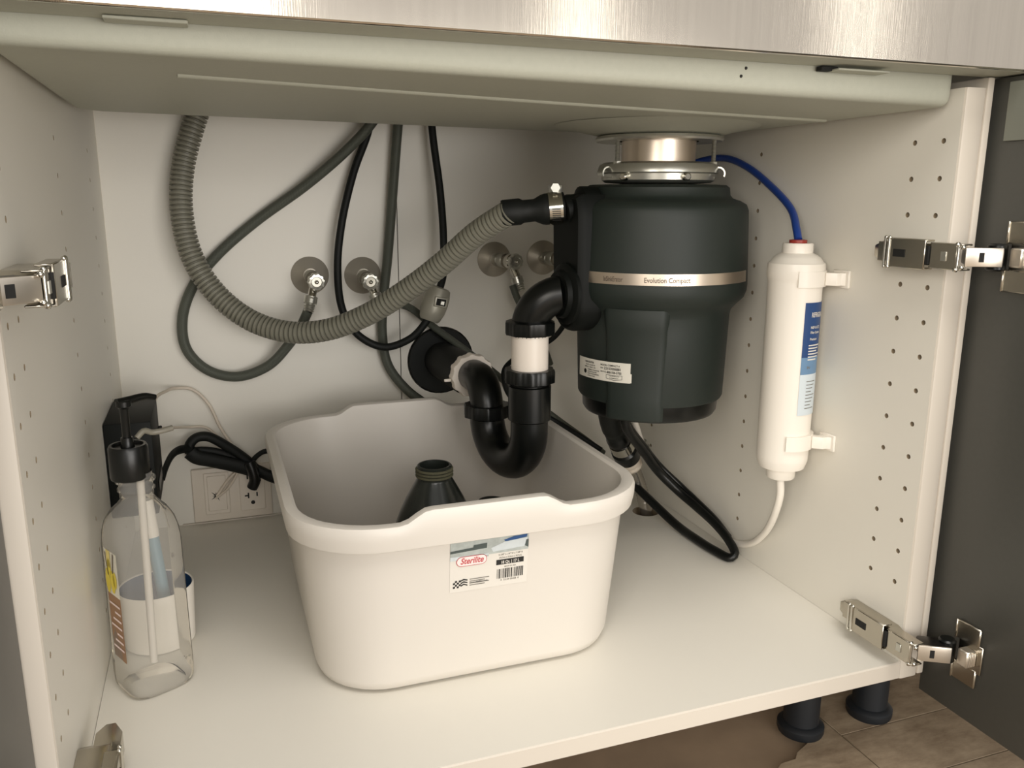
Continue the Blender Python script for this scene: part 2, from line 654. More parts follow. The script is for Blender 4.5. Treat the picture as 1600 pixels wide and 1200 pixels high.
# the back is two boards that meet in a hairline seam
SEAM = 371.0
G().box(0, SEAM - 0.5, D, D + 6, 0, 744, 0.4, 1).build('back_panel', 'melamine', cab)
HOLE = (430.5, 209.5)
b2 = panel_with_holes([(SEAM + 0.5, 0), (W, 0), (W, 744), (SEAM + 0.5, 744)], [HOLE], lambda a, b, i: (a, D + 0.2 + i, b), 6, {HOLE: 50})
b2.build('back_panel', ['melamine', 'dark'], cab, smooth=30)  # sides of the pipe hole coloured dark in place of shade
G().box(60, 300, D - 3, D, 0, 2.2, 0.5, 1).build('caulk_strip', 'melamine_edge', cab)


def leg(x, y, owner=None):
    g = G()
    g.lathe([(0, FZ), (24, FZ), (25, FZ + 3), (25, FZ + 9), (22, FZ + 12), (19, FZ + 13), (19, -20), (26, -19.5), (26, -18), (0, -18)], (x, y, 0), n=36)
    o = g.build('leg', 'leg', owner or cab)
    return o


leg(701, 98)
leg(30, 98)
leg(30, 540)
leg(701, 540)


nb = thing('base_cabinet', 'neighbouring base cabinet with closed dark grey front added to block light past the hinges', 'cabinet', (980, 300, -18))
G().box(W + 31, 1190, 12, D, -18, 744, 0.8, 1).build('body', 'melamine', nb)  # body and front added to block the bright background past the door
G().box(793, 1188, -9, 10, -20, 742, 1.2, 2).build('door', 'door', nb)
leg(796, 98, nb)
leg(1150, 98, nb)
leg(796, 540, nb)
leg(1150, 540, nb)


# doors (open at right angles) and hinges
def door(x0, x1, y0, y1, name='door'):
    g = G().box(x0, x1, y0, y1, -40, 544.5, 1.2, 2)
    return g.build('door', 'door', cab)


dr = door(765, 784, -386, 7)
G().box(763.6, 765, -120, -12, 492, 540.5, 0.4, 1).build('grey_patch', 'door_patch', dr)  # plain rectangle of paler grey on the inner door face
dl = door(-31, -12, -386, -4)


def hinge(zc, side, du=0.0, first=-31):
    """concealed hinge: side +1 on the right wall, -1 mirrored on the left wall; du = packing under the plate"""
    def X(u):
        u = u + du if u > 0 else u
        return (W - u) if side > 0 else u

    def bx(g, u0, u1, y0, y1, w0, w1, bev=0.6, mi=0):
        a, b = sorted((X(u0), X(u1)))
        g.box(a, b, y0, y1, zc + w0, zc + w1, bev, 1, mi)
        return g
    xs = sorted((X(0), X(13)))
    poly = [(74, zc - 5), (74, zc + 5), (64, zc + 9.5), (8, zc + 9.5), (-6, zc + 4), (-6, zc - 4), (8, zc - 9.5), (64, zc - 9.5)]
    g = G().prism(poly, 'x', xs[0], xs[1], 0.8)
    bx(g, 12.5, 14.5, 52, 68, -9, 9, 0.5)
    if side < 0:
        g.prism([(X(0.5), 58), (X(0.5), 84), (X(7), 94), (X(14), 94), (X(20), 80), (X(20), 58)], 'z', zc - 8.5, zc + 8.5, 0.6)
    root = g.build('hinge', 'nickel', cab)
    a = G()
    bx(a, 19, 21, 6, 50, -13, 13)
    bx(a, 10, 20, 6, 50, 11.5, 13.2)
    bx(a, 10, 20, 6, 50, -13.2, -11.5)
    a.build('arm', 'nickel', root)
    a = G()
    yf = -26 if side > 0 else -9
    bx(a, 17, 19, yf, 2, -11, 11)
    bx(a, 6, 18, yf - 4, 4, 9.5, 11.2)
    bx(a, 6, 18, yf - 4, 4, -11.2, -9.5)
    a.build('front_arm', 'nickel', root)
    bx(G(), 20.8, 21.6, 28, 42, -3.5, 3.5, 0.2).build('slot', 'dark', root)
    bx(G(), 18, 20.6, 2.2, 5.6, -8, 8, 0.2).build('slot', 'dark', root)
    bx(G(), 18.6, 19.8, yf * 0.5 - 3, yf * 0.5 + 3, -4, 4, 0.3).build('screw', 'zinc', root)
    for yy in (52, 47.5):
        r = G()
        r.cyl((X(21.5), yy, zc - 13), (X(21.5), yy, zc + 13), 1.2, n=10)
        for w in (-13.3, 13.3):
            r.sphere((X(20.8), yy, zc + w), 1.9, 10)
        r.build('pin', 'chrome', root)
    r = G()
    r.cyl((X(17.5), yf, zc - 10), (X(17.5), yf, zc + 10), 1.4, n=10)
    for w in (-10.5, 10.5):
        r.sphere((X(17.5), yf + 1, zc + w), 2.4, 10)
        r.sphere((X(16.5), yf - 4, zc + w * 0.8), 2.2, 10)
    r.build('pin', 'chrome', root)
    if side > 0:
        A2, B2 = Vector((X(11.4), -26, 0)), Vector((X(-15.5), -42, 0))
    else:
        A2, B2 = Vector((X(18), -10, 0)), Vector((-6.5, -38, 0))
    ax = (B2 - A2).normalized()
    nx_ = Vector((-ax.y, ax.x, 0)) if side > 0 else Vector((ax.y, -ax.x, 0))
    Ll = (B2 - A2).length
    fr = Matrix(((ax.x, nx_.x, 0, A2.x), (ax.y, nx_.y, 0, A2.y), (0, 0, 1, zc), (0, 0, 0, 1)))
    ln = G()
    ln.box(2, Ll, 0, 2.2, -8, 8, 0.7, 2, mtx=fr)
    ln.build('link', 'bright_nickel', root)
    G().box(Ll * 0.40, Ll * 0.53, -0.4, 0.8, -4, 4, 0.2, 1, mtx=fr).build('slot', 'dark', root)
    kb = G()
    kb.box(5, Ll + 2, 2.4, 22, -7.0, 7.4, 2.0, 2, mtx=fr)
    kb.build('mechanism', 'gunmetal', root)
    if side > 0:
        kb = G()
        kb.cyl((X(-22), -30, zc - 12), (X(-22), -30, zc + 11), 8, n=18, bev=1.5)
        kb.build('spring', 'black', root)
    door_u = -33.4
    cp = G()
    if side > 0:
        bx(cp, door_u - 0.8, door_u + 1.4, -60, -34, -14, 14, 0.6)
        bx(cp, door_u - 0.8, door_u + 2, -56, -30, 11, 30, 1.0)
        bx(cp, door_u - 0.8, door_u + 2, -56, -30, -30, -11, 1.0)
        bx(cp, door_u + 1, door_u + 3.2, -31.5, -29.5, 11, 30, 0.6)
        bx(cp, door_u + 1, door_u + 3.2, -31.5, -29.5, -30, -11, 0.6)
        cp.build('cup_plate', 'nickel', root)
        cp = G()
        bx(cp, door_u + 1, door_u + 12, -54, -42, -8, 8, 1.2)
        for k in range(5):
            bx(cp, door_u + 2 + k * 2, door_u + 3 + k * 2, -54.6, -53.6, -6.5, 6.5, 0.2)
        cp.build('hinge_cup', 'bright_nickel', root)
    else:
        bx(cp, -11.8, -9.5, -56, -30, -30, 30, 1.0)
        bx(cp, -10, 2, -58, -44, -8, 8, 1.2)
        cp.build('cup_plate', 'nickel', root)
    return root


hinge(396, 1)
hinge(27, 1)
hinge(391, -1, 10, -8)
hinge(27, -1, 10, -8)

# ------------------------------------------------------------------ sink with apron, countertop
sink = thing('apron_sink', 'stainless steel apron sink with grey coated underside spanning the top', 'sink', (365, 200, 525))


def zb(x, y):
    """height of the slightly falling basin underside"""
    return 529 - 0.0115 * x - 0.004 * max(0, y - 30)


bs = G()
XL, XR, YF, YB = 3.0, 727.5, 8.0, 410.0
NX, NA = 28, 8


def basin_ring(level):
    """rounded rectangle, level 0 = flat underside edge ... grows up and outward"""
    pts = []
    R = 34.0
    for (cx_, cy_, s0) in ((XR - R, YB - R, 0), (XL + R, YB - R, 1), (XL + R, YF + 12, 2), (XR - 12, YF + 12, 3)):
        rr = R if s0 < 2 else 12.0
        if s0 == 2:
            cx2 = XL + 12
        else:
            cx2 = cx_
        for k in range(NA + 1):
            a = pi / 2 * s0 + pi / 2 * k / NA
            pts.append((cx2, cy_, rr, cos(a), sin(a)))
    return pts


ring0 = basin_ring(0)
levels = [(-9, 0), (-5, 0.6), (-2, 2.6), (-0.5, 5.4), (0, 9.5), (0.2, 30), (0.2, 205)]
vs, fs = [], []
for off, dz in levels:
    for (cx_, cy_, rr, ca, sa) in ring0:
        px, py = cx_ + (rr + off) * ca, cy_ + (rr + off) * sa
        vs.append((px, py, (zb(px, py) + dz) if dz < 100 else 742))
nr = len(ring0)
for l in range(len(levels) - 1):
    for k in range(nr):
        fs.append((l * nr + k, l * nr + (k + 1) % nr, (l + 1) * nr + (k + 1) % nr, (l + 1) * nr + k))
fs.append(tuple(range(nr)))
bs.add(vs, fs)
bs.build('basin', 'coat', sink)
rg = G()
rp = [(108 + 600 * t, 95 + 52 * t + 6 * sin(pi * t)) for t in [i / 30 for i in range(31)]]
rg.sweep([(x, y, zb(x, y) + 0.6) for x, y in rp], 3.0, n=10, step=12)
rg.build('crease', 'coat', sink)
ap = G()
prof = [(-30, 772), (-30, 547.2), (-29.4, 546.2), (-28.4, 545.8), (6.8, 548.5), (6.8, 551), (-24, 549.5), (-26, 552), (-26, 772)]
ap.prism([(y, z) for y, z in prof], 'x', -55, 790)
ap.build('apron', ['steel'], sink, smooth=5)
rt_ = G().box(-54, 789, -28.3, 6.5, 545.72, 546.6, 0.0, 1)
rt_.build('apron_return', 'coat', sink)
tb = G()
tb.box(72, 118, -8, 6, 543.2, 545.4, 0.6, 1)
tb.build('clip_tab', 'coat', sink)
G().box(590, 640, -8, 6.6, 541.5, 543.0, 0.5, 1).build('clip_tab', 'coat', sink)
G().box(580, 596, 0, 7, 541.6, 545.0, 0.5, 1).build('gap_shadow', 'dark', sink)  # dark block painted in for the shadow of a gap
sp = G()
for (x, z_) in ((512, 538), (516, 544)):
    sp.sphere((x, 8.0, z_ - 3), 1.3, 8)
sp.build('black_speck', 'ink', sink)  # tiny black specks on the basin front
ct = G().box(-60, 795, -22, 640, 745, 775, 2)  # solid slab without cutout, added out of view to block overhead light
tag(ct.build('countertop', 'stone', base=(365, 300, 745)), 'pale stone countertop added unseen above the apron sink for shade', 'countertop')

# ------------------------------------------------------------------ waste disposal unit
DX, DY = 602.0, 290.0
disp = thing('waste_disposal', 'large dark grey waste disposal unit hanging below the sink drain', 'waste disposal', (DX, DY, 200))
bd = G()
bodyp = [(0, 458), (76, 458), (80, 455), (81, 447), (84, 443.5), (92, 441), (99, 437), (101.5, 431), (102, 424), (105, 350), (104.5, 343), (102, 336), (95, 329), (89, 322), (87.5, 316), (87, 300), (84.5, 222), (83, 219), (78, 219)]
bd.lathe(bodyp, (DX, DY, 0), n=72)
bd.build('motor_housing', 'body', disp)
# raised rib down the front
rb = G()
prof_r = [(334, 0.3), (329, 2.2), (322, 4.2), (305, 4.6), (280, 2.2), (230, 1.8), (206, 2.2), (203.5, 1.2), (203, -4)]
base_r = lambda z: 87.5 if z > 316 else 84.2 + (z - 210) * (3.3 / 106)
a_l, a_r = radians(-155), radians(-107)
cols = 20
vs, fs = [], []
for z, h in prof_r:
    for k in range(cols + 1):
        t = k / cols
        taper = 0.0 if z > 230 else 0.018
        a = a_l + taper + (a_r - a_l - 2 * taper) * t
        e = min(t, 1 - t)
        hh = h * min(1, e / 0.09) if h > 0 else h
        rr = (94 if z > 330 else (91 if z > 321 else base_r(z))) + hh - 0.2
        if e == 0:
            rr -= 1.5
        vs.append((DX + rr * cos(a), DY + rr * sin(a), z))
for i in range(len(prof_r) - 1):
    for k in range(cols):
        a = i * (cols + 1) + k
        fs.append((a, a + 1, a + cols + 2, a + cols + 1))
rb.add(vs, fs)
rb.build('front_rib', 'body', disp)
ring = G().lathe([(83, 232), (82.5, 221), (79.5, 220), (78.5, 204), (76, 200), (0, 199)], (DX, DY, 0), n=72)
ring.build('base_ring', 'black', disp)
# steel band with etched lettering
CB = lambda r: (lambda ang, z: (DX + r * cos(ang), DY + r * sin(ang), z))
band = G()
aL, aR = radians(-172), radians(-48)
seg = 48
vs = []
for k in range(seg + 1):
    a = aL + (aR - aL) * k / seg
    for r, z in ((104.4, 355), (105.6, 355), (105.2, 367), (104.0, 367)):
        vs.append((DX + r * cos(a), DY + r * sin(a), z))
fs = [(4 * k + i, 4 * k + 4 + i, 4 * k + 4 + (i + 1) % 4, 4 * k + (i + 1) % 4) for k in range(seg) for i in range(4)]
fs += [(0, 1, 2, 3), (4 * seg, 4 * seg + 1, 4 * seg + 2, 4 * seg + 3)]
band.add(vs, fs)
bando = band.build('trim_band', 'band', disp)
tx = G()
fnb = lambda x, y: (DX + 105.7 * cos(radians(-142) + x / 105.5), DY + 105.7 * sin(radians(-142) + x / 105.5), 358.2 + y)
put_text(tx, 'InSinkErator', 7.2, fnb, (-13, 0), sx=0.62)
tx.build('lettering', 'engrave', bando)
tx = G()
put_text(tx, 'Evolution Compact', 7.2, fnb, (32, 0), sx=0.86)
tx.build('lettering', 'engrave', bando)
# rating label wrapped round the lower housing
RL = 88.4
lab = G()
LA0 = radians(-184)


def fnl(x, y, r=RL):
    a = LA0 + x / RL
    return (DX + r * cos(a), DY + r * sin(a), 246.5 + y + 0.016 * x)


put_rect(lab, fnl, 0, 79, -1.5, 20.5, nx=24)
put_rect(lab, lambda x, y: fnl(x, y, RL + 0.2), 40, 79, -1, 20, nx=12)
put_rect(lab, lambda x, y: fnl(x, y, RL + 0.2), 79, 80.5, -1, 9, nx=1)
labo = lab.build('rating_label', 'paper', disp)
tx = G()
fl2 = lambda x, y: fnl(x, y, RL + 0.55)
put_text(tx, 'MODEL COMPACT-4', 2.8, fl2, (42, 15.6), sx=0.95)
put_text(tx, 'S/N', 2.4, fl2, (42, 12.2))
put_text(tx, '22103006881', 4.0, fl2, (47, 11.6), sx=0.98)
put_text(tx, '1-800-558-5700', 3.7, fl2, (48.5, 7.6), sx=0.85)
put_text(tx, 'SERVICE', 1.8, fl2, (42, 8.4))
put_text(tx, 'THIS PRODUCT IS', 1.6, fl2, (60, 4.4), 'CENTER')
put_text(tx, 'IN-WARRANTY', 1.6, fl2, (60, 2.0), 'CENTER')
for (a, b, c, d) in ((50, 70, 5.9, 6.3), (50, 50.4, 1.8, 6.2), (69.6, 70, 1.8, 6.2)):
    put_rect(tx, fl2, a, b, c, d, nx=6)
put_poly(tx, fl2, [(50, 1.8), (50, 2.2), (60, 0.7), (70, 2.2), (70, 1.8), (60, 0.2)])
put_text(tx, '1-800-558-5700', 3.0, fl2, (15, 15.8), sx=0.85)
put_text(tx, 'VOLTS 115 HP 3/4', 2.1, fl2, (17, 12.9))
put_text(tx, 'AMPS 8.1  HZ 60  1 PH', 2.0, fl2, (15, 10.3))
for q, s in enumerate(('THERMALLY PROTECTED', 'CONTINUOUS FEED', 'FOOD WASTE DISPOSER', 'RACINE, WI USA')):
    put_text(tx, s, 1.7, fl2, (21, 7.6 - 2.3 * q))
put_poly(tx, fl2, [(16 + 2.6 * cos(k * pi / 10), 5.5 + 2.6 * sin(k * pi / 10)) for k in range(20)])
tx.build('lettering', 'ink', labo)
# black side housing with discharge outlet and inlet spigot
sh = G()
AH = radians(184)                                   # direction of the outlet on the body
dv = Vector((cos(AH), sin(AH), 0))
tv = Vector((-sin(AH), cos(AH), 0))
outl = []
for k in range(17):
    a = pi + pi * k / 16
    outl.append((31 * cos(a), 330 + 31 * sin(a)))
outl = [(a_ - 3, b_) for a_, b_ in outl]
outl += [(27, 420), (25, 436), (20, 446), (-20, 446), (-33, 440), (-38, 420)]
for lay, (d0, sc_) in enumerate(((60, 1.0), (109, 1.0), (113, 0.93))):
    pass
lv = []
for d0, sc_ in ((60, 1.05), (104, 1.05), (110, 0.98), (113, 0.9)):
    for (s, z) in outl:
        zz = 370 + (z - 370) * (1 - (1 - sc_) * 0.4)
        lv.append(Vector((DX, DY, 0)) + dv * d0 + tv * (s * sc_) + Vector((0, 0, zz)))
no = len(outl)
fs = [(l * no + k, l * no + (k + 1) % no, (l + 1) * no + (k + 1) % no, (l + 1) * no + k) for l in range(3) for k in range(no)]
fs += [tuple(range(no)), tuple(range(3 * no, 4 * no))]
sh.add(lv, fs)
sh.build('side_housing', 'blackm', disp)
OUT = Vector((DX, DY, 340)) + dv * 112
fg = G()
fg.lathe([(0, 0), (34, 0), (34, 4), (31, 6), (27, 7), (25, 12), (0, 12)], OUT, dv, n=36)
fg.build('discharge_flange', 'blackm', disp)
INL = Vector((DX, DY, 430)) + dv * 104
ie = G()
ie.sweep([INL + Vector((22, 0, 3)), INL + Vector((6, 0, 3)), INL + Vector((-4, 1, 2)), INL + Vector((-10, 2, 1))], 14, n=20, step=3, rfun=lambda s: 23 if s < 18 else 15.5)
ie.build('inlet_spigot', 'blackm', disp)
# sink mount
mt_ = G().lathe([(0, 511), (58, 511), (66, 510.5), (70, 509.5), (70.8, 507), (69.5, 504.8), (44, 505.2)], (DX, DY, 0), n=64)
mt_.build('mounting_flange', 'zinc', disp)
G().lathe([(40, 510.5), (62, 510.8), (70, 512), (100, 518.5), (118, 522), (40, 523)], (DX, DY, 0), n=56).build('drain_boss', 'coat', sink)
G().lathe([(41.5, 508), (41, 500), (41, 474)], (DX, DY, 0), n=56).build('drain_neck', 'band', disp)
lr = G().lathe([(43, 482), (60, 482), (65, 480), (67, 476), (67, 471), (63, 469.5), (62.5, 463), (59, 460.5), (40, 459)], (DX, DY, 0), n=64)
lr.build('mounting_ring', 'zinc', disp)
G().lathe([(43, 482), (45.5, 481.5), (46, 480), (44, 479)], (DX, DY, 0), n=48).build('snap_ring', 'chrome', disp)
for ang in (-41, -169 + 4, 78):
    a = radians(ang)
    px, py = DX + 61 * cos(a), DY + 61 * sin(a)
    g = G()
    s_ = 477.0
    pr = [(0, 477)]
    z = 480.0
    while z < 508:
        pr += [(2.1, z), (2.6, z + 0.8)]
        z += 1.6
    pr.append((0, 509))
    g.lathe(pr, (px, py, 0), n=12)
    g.lathe([(0, 483), (4.5, 482.5), (4.5, 478.5), (0, 478)], (px, py, 0), n=6)
    g.build('mounting_bolt', 'zinc', disp)
for ang in (-36, -176, -152, -92, 84):
    a = radians(ang)
    dd = Vector((cos(a), sin(a), 0))
    tt = Vector((-sin(a), cos(a), 0))
    c = Vector((DX, DY, 470)) + dd * 66
    g = G()
    if ang in (-152, -92):
        g.lathe([(0, -3), (4.2, -3), (4.2, 3), (3, 4), (0, 4)], c + dd * -1 + Vector((0, 0, -4)), dd, n=12)
        g.build('rivet', 'chrome', disp)
    else:
        pts = [c + dd * (7.5 * cos(q) + 1) + Vector((0, 0, 7.5 * sin(q))) for q in [pi * 1.25 - k * 0.26 for k in range(18)]]
        ringv, ringf = [], []
        for p_ in pts:
            o_ = (p_ - c - dd).normalized() * 1.6
            ringv += [p_ - tt * 6 + o_ * 0, p_ + tt * 6 + o_ * 0, p_ + tt * 6 - o_, p_ - tt * 6 - o_]
        for k in range(len(pts) - 1):
            for i in range(4):
                ringf.append((4 * k + i, 4 * k + (i + 1) % 4, 4 * k + 4 + (i + 1) % 4, 4 * k + 4 + i))
        ringf += [(0, 1, 2, 3), tuple(4 * (len(pts) - 1) + i for i in range(4))]
        g.add(ringv, ringf)
        g.build('cam_lug', 'zinc', disp)

# ------------------------------------------------------------------ drain hose of the dishwasher with its rubber end and clamp
dh = thing('drain_hose', 'thick grey corrugated drain hose sweeping across to the disposal inlet', 'hose', (431, 312, 429))
path = [(131, 585, 573), (111, 582, 523), (97, 578, 476), (92, 570, 426), (100, 560, 371), (125, 548, 325), (163, 530, 292), (207, 505, 278), (251, 480, 282), (295, 455, 301), (337, 425, 331), (376, 390, 367), (407, 350, 404), (434, 312, 429)]


def corr(s):
    q = (s % 6.0) / 6.0
    return 13.9 if q < 0.62 else 10.6


g = G().sweep(path, 13, n=22, step=1.0, rfun=corr)
g.build('corrugated_tube', 'corr', dh, smooth=35)
g = G()
A = Vector((428, 318, 427))
Bq = Vector((485, 300, 432.5))
g.lathe([(0, -2), (13.6, -2), (14.4, 0), (14.4, 18), (12.4, 22), (12.2, 34), (16, 42), (17, 46), (17, 67), (14, 68), (0, 68)], A, Bq - A, n=28)
g.build('rubber_connector', 'rubber', dh)
hc = thing('hose_clamp', 'steel worm hose clamp with a screw on top, on the black rubber connector', 'clamp', (478, 302, 432))
CC = A + (Bq - A).normalized() * 57
CD = (Bq - A).normalized()
G().lathe([(17.2, -7.5), (17.9, -7.5), (17.9, 7.5), (17.2, 7.5)], CC, CD, n=36).build('band', 'chrome', hc)
xs_ = Vector((0, -1, 0))
xs_ = (xs_ - CD * xs_.dot(CD)).normalized()
yz_ = CD.cross(xs_)
g = G()
for k in range(7):
    a = 0.0 + k * 0.125
    rr = 18.05
    cc_ = []
    for (t, b_) in ((-4.6, -0.026), (4.6, -0.026), (4.6, 0.026), (-4.6, 0.026)):
        aa = a + b_ + (0.02 if t > 0 else -0.02)
        cc_.append(CC + CD * t + xs_ * (rr * cos(aa)) + yz_ * (rr * sin(aa)))
    g.add(cc_, [(0, 1, 2, 3)])
g.build('slots', 'ink', hc)
g = G()
top = CC + Vector((0, 0, 21))
g.box(-6, 6, -6, 6, -4, 4.5, 1.5, 2, mtx=Matrix.Translation(top))
g.cyl(top + Vector((-3, -6, 1)), top + Vector((-6, -15, 1)), 5.2, n=6)
g.cyl(top + Vector((3, 4, 1)), top + Vector((6, 12, 1)), 4.4, n=12, bev=1)
g.build('worm_screw', 'zinc', hc)

# ------------------------------------------------------------------ P-trap
tr = thing('drain_trap', 'black plastic P-trap with a white tailpiece and slip nuts', 'drain trap', (453, 300, 130))
VX, VY = 453.5, 300.0
el = G()
st = OUT + dv * 8
cornr = 34.0
pts = [st, st + Vector((-3, 0, 0))]
z_ax = st.z
for k in range(13):
    a = pi / 2 * k / 12
    pts.append(Vector((VX + cornr - cornr * sin(a), VY + (st.y - VY) * (1 - k / 12), z_ax - cornr + cornr * cos(a))))
pts.append(Vector((VX, VY, 292)))
el.sweep(pts, 21, n=28, step=3, resample=False)
el.build('elbow', 'black', tr)


def slip_nut(c, d, r, h, matn='black', ribs=10, name='slip_nut'):
    g = G()
    n = 60
    d = Vector(d).normalized()
    x = Vector((1, 0, 0)) if abs(d.x) < 0.8 else Vector((0, 1, 0))
    x = (x - d * x.dot(d)).normalized()
    y = d.cross(x)
    c = Vector(c)
    vs, fs = [], []
    lv_ = [(0.86, 0), (1.0, 0.12), (1.0, 0.85), (0.97, 1.0), (0.7, 1.0)]
    for s, t in lv_:
        for k in range(n):
            a = 2 * pi * k / n
            bump = 1.5 if (k * ribs // n) % 2 == 0 or True else 0
            ph = (k * ribs / n) % 1
            rr = r * s + (1.6 if ph < 0.3 else 0.0) * (1 if 0.9 < s else 0)
            vs.append(c + d * (h * (t - 0.5)) + x * (rr * cos(a)) + y * (rr * sin(a)))
    for l in range(len(lv_) - 1):
        for k in range(n):
            fs.append((l * n + k, l * n + (k + 1) % n, (l + 1) * n + (k + 1) % n, (l + 1) * n + k))
    fs.append(tuple(range(n)))
    fs.append(tuple((len(lv_) - 1) * n + k for k in range(n)))
    g.add(vs, fs)
    return g.build(name, matn, tr)


slip_nut((VX, VY, 302), (0, 0, -1), 27, 16)
G().lathe([(19, 296), (21, 296), (21, 252), (19, 252)], (VX, VY, 0), n=40).build('tailpiece', 'whitep2', tr)
slip_nut((VX, VY, 246), (0, 0, 1), 27.5, 17)
# J-bend: down, round and up towards the back
LX, LY = 431.0, 388.0
dU = Vector((LX - VX, LY - VY, 0))
span = dU.length
dU.normalize()
Rb = span / 2
zc_ = 154 + 26
pts = [Vector((VX, VY, 240)), Vector((VX, VY, 210)), Vector((VX, VY, 185))]
for k in range(0, 19):
    a = pi * k / 18
    p_ = Vector((VX, VY, 0)) + dU * (Rb - Rb * cos(a))
    pts.append(Vector((p_.x, p_.y, zc_ - Rb * sin(a))))
pts += [Vector((LX, LY, 186)), Vector((LX, LY, 192))]
g = G().sweep(pts, 21.5, n=30, step=3, resample=False)
g.lathe([(22, 236), (24.6, 235), (24.6, 196), (22, 194)], (VX, VY, 0), n=36)
g.build('trap_bend', 'black', tr)
slip_nut((LX, LY, 186), (0, 0, 1), 27.5, 17)
g = G()
AZ = 218.0
pts = [Vector((LX, LY, 184))]
for k in range(0, 13):
    a = pi / 2 * k / 12
    pts.append(Vector((LX, LY + 34 - 34 * cos(a), AZ - 34 + 34 * sin(a) + 2)))
pts += [Vector((LX, 470, AZ + 1)), Vector((430.5, 560, 213)), Vector((430.5, 611, 210))]
g.sweep(pts, 20.5, n=28, step=3, resample=False)
g.build('trap_arm', 'black', tr)
slip_nut((LX, 452, AZ), (0, -1, 0), 27.5, 15, 'whitep2', 12)
G().lathe([(21.5, 0), (26, 0), (27, 6), (26, 136), (21, 136)], (LX, 464, AZ - 3), (0, 1, -0.03), n=36).build('wall_coupling', 'rubber', tr)
G().box(LX - 38, LX - 29, 447, 450, AZ - 6, AZ - 2, 1).build('nut_tab', 'whitep2', tr)
G().lathe([(24, -2), (47, -2), (48.5, 0), (48.5, 1.5), (24, 1.5)], (430.5, D - 0.5, 209.5), (0, 1, 0), n=48).build('escutcheon', 'rubber', tr)

# ------------------------------------------------------------------ shut-off valves
VALVES = [
    ((248, 339), (1.5, -46, -3), 'chrome shut-off valve above the low braided loop, nearest the soap bottle', (-9, -30)),
    ((320, 337), (0.5, -46, -3), 'chrome shut-off valve partly behind the corrugated hose, right of the black hose', (9, -26)),
    ((513.5, 355), (11, -46, 0), 'chrome shut-off valve on a pale wall flange above the black elbow', (9, -32)),
    ((590.5, 356), (11, -46, 0), 'shut-off valve mostly hidden behind the disposal side', (6, -32)),
]
for i, ((vx, vz), off, labl, outv) in enumerate(VALVES):
    t = thing('shutoff_valve', labl, 'valve', (vx, D, vz), 'shut-off valves on the back panel')
    G().lathe([(0, 0), (25.5, 0), (25.5, -1.0), (24.5, -2), (11, -7), (9.8, -8), (0, -8)], (vx, D, vz), (0, 1, 0), n=44).build('wall_flange', 'flange', t)
    q = Vector((vx + off[0], D + off[1], vz + off[2]))
    p_ = Vector((vx, D, vz))
    d_ = (q - p_).normalized()
    g = G()
    g.lathe([(0, 2), (9, 4), (9, 10), (9.6, 11), (9.6, 17), (8.6, 18), (8.6, 20), (10.4, 21), (10.4, 32), (8.5, 34), (8.5, 44), (0, 44)], p_, d_, n=24)
    g.build('stub', 'zinc', t)
    g = G()
    g.lathe([(0, -14), (9.5, -14), (10.5, -12), (10.5, 2), (8.5, 4), (0, 4)], q, d_, n=24)
    o_ = Vector((outv[0], -4, outv[1]))
    g.cyl(q + d_ * -4, q + o_ * 0.8 - Vector((0, 4, 0)), 5.5, n=16)
    g.build('valve_body', 'chrome', t)
    h = G()
    n = 40
    q2 = q + d_ * 5
    xx = Vector((1, 0, 0))
    xx = (xx - d_ * xx.dot(d_)).normalized()
    yy = d_.cross(xx)
    vs, fs = [], []
    for (s, tt) in ((0.7, 0), (1.0, 1.5), (1.0, 7), (0.9, 9), (0.62, 9.4), (0.55, 8), (0.0, 8)):
        if s == 0:
            vs.append(q2 + d_ * tt)
            continue
        for k in range(n):
            a = 2 * pi * k / n
            rr = 11.6 * s - (0.9 if (k // 2) % 2 and s > 0.85 else 0)
            vs.append(q2 + d_ * tt + xx * (rr * cos(a)) + yy * (rr * sin(a)))
    for l in range(5):
        for k in range(n):
            fs.append((l * n + k, l * n + (k + 1) % n, (l + 1) * n + (k + 1) % n, (l + 1) * n + k))
    for k in range(n):
        fs.append((5 * n + k, 5 * n + (k + 1) % n, 6 * n))
    fs.append(tuple(range(n)))
    h.add(vs, fs)
    ho = h.build('handle', 'zinc', t)
    G().sphere(q2 + d_ * 9, 2.8, 12).build('screw', 'chrome', ho)
    g = G()
    e0 = q + o_ * 0.7
    e1 = q + o_ * 1.25 + Vector((0, -3, -2))
    g.lathe([(0, 0), (8.6, 0), (8.6, 9), (6.8, 10), (6.8, 12), (7.4, 13), (6.2, 14.5), (7.2, 16), (6.2, 17.5), (7.2, 19), (6, 20.5), (0, 21)], e0, e1 - e0, n=6 if False else 20)
    g.build('outlet_nut', 'zinc', t)


# ------------------------------------------------------------------ hoses on the back panel
def hose(name, pts, r, matn, label, cat='hose', group=None, n=14, step=4.0, flat=None):
    g = G().sweep(pts, r, n=n, step=step, flat=flat)
    o = g.build(name, matn, base=pts[-1], smooth=60)
    return tag(o, label, cat, group)


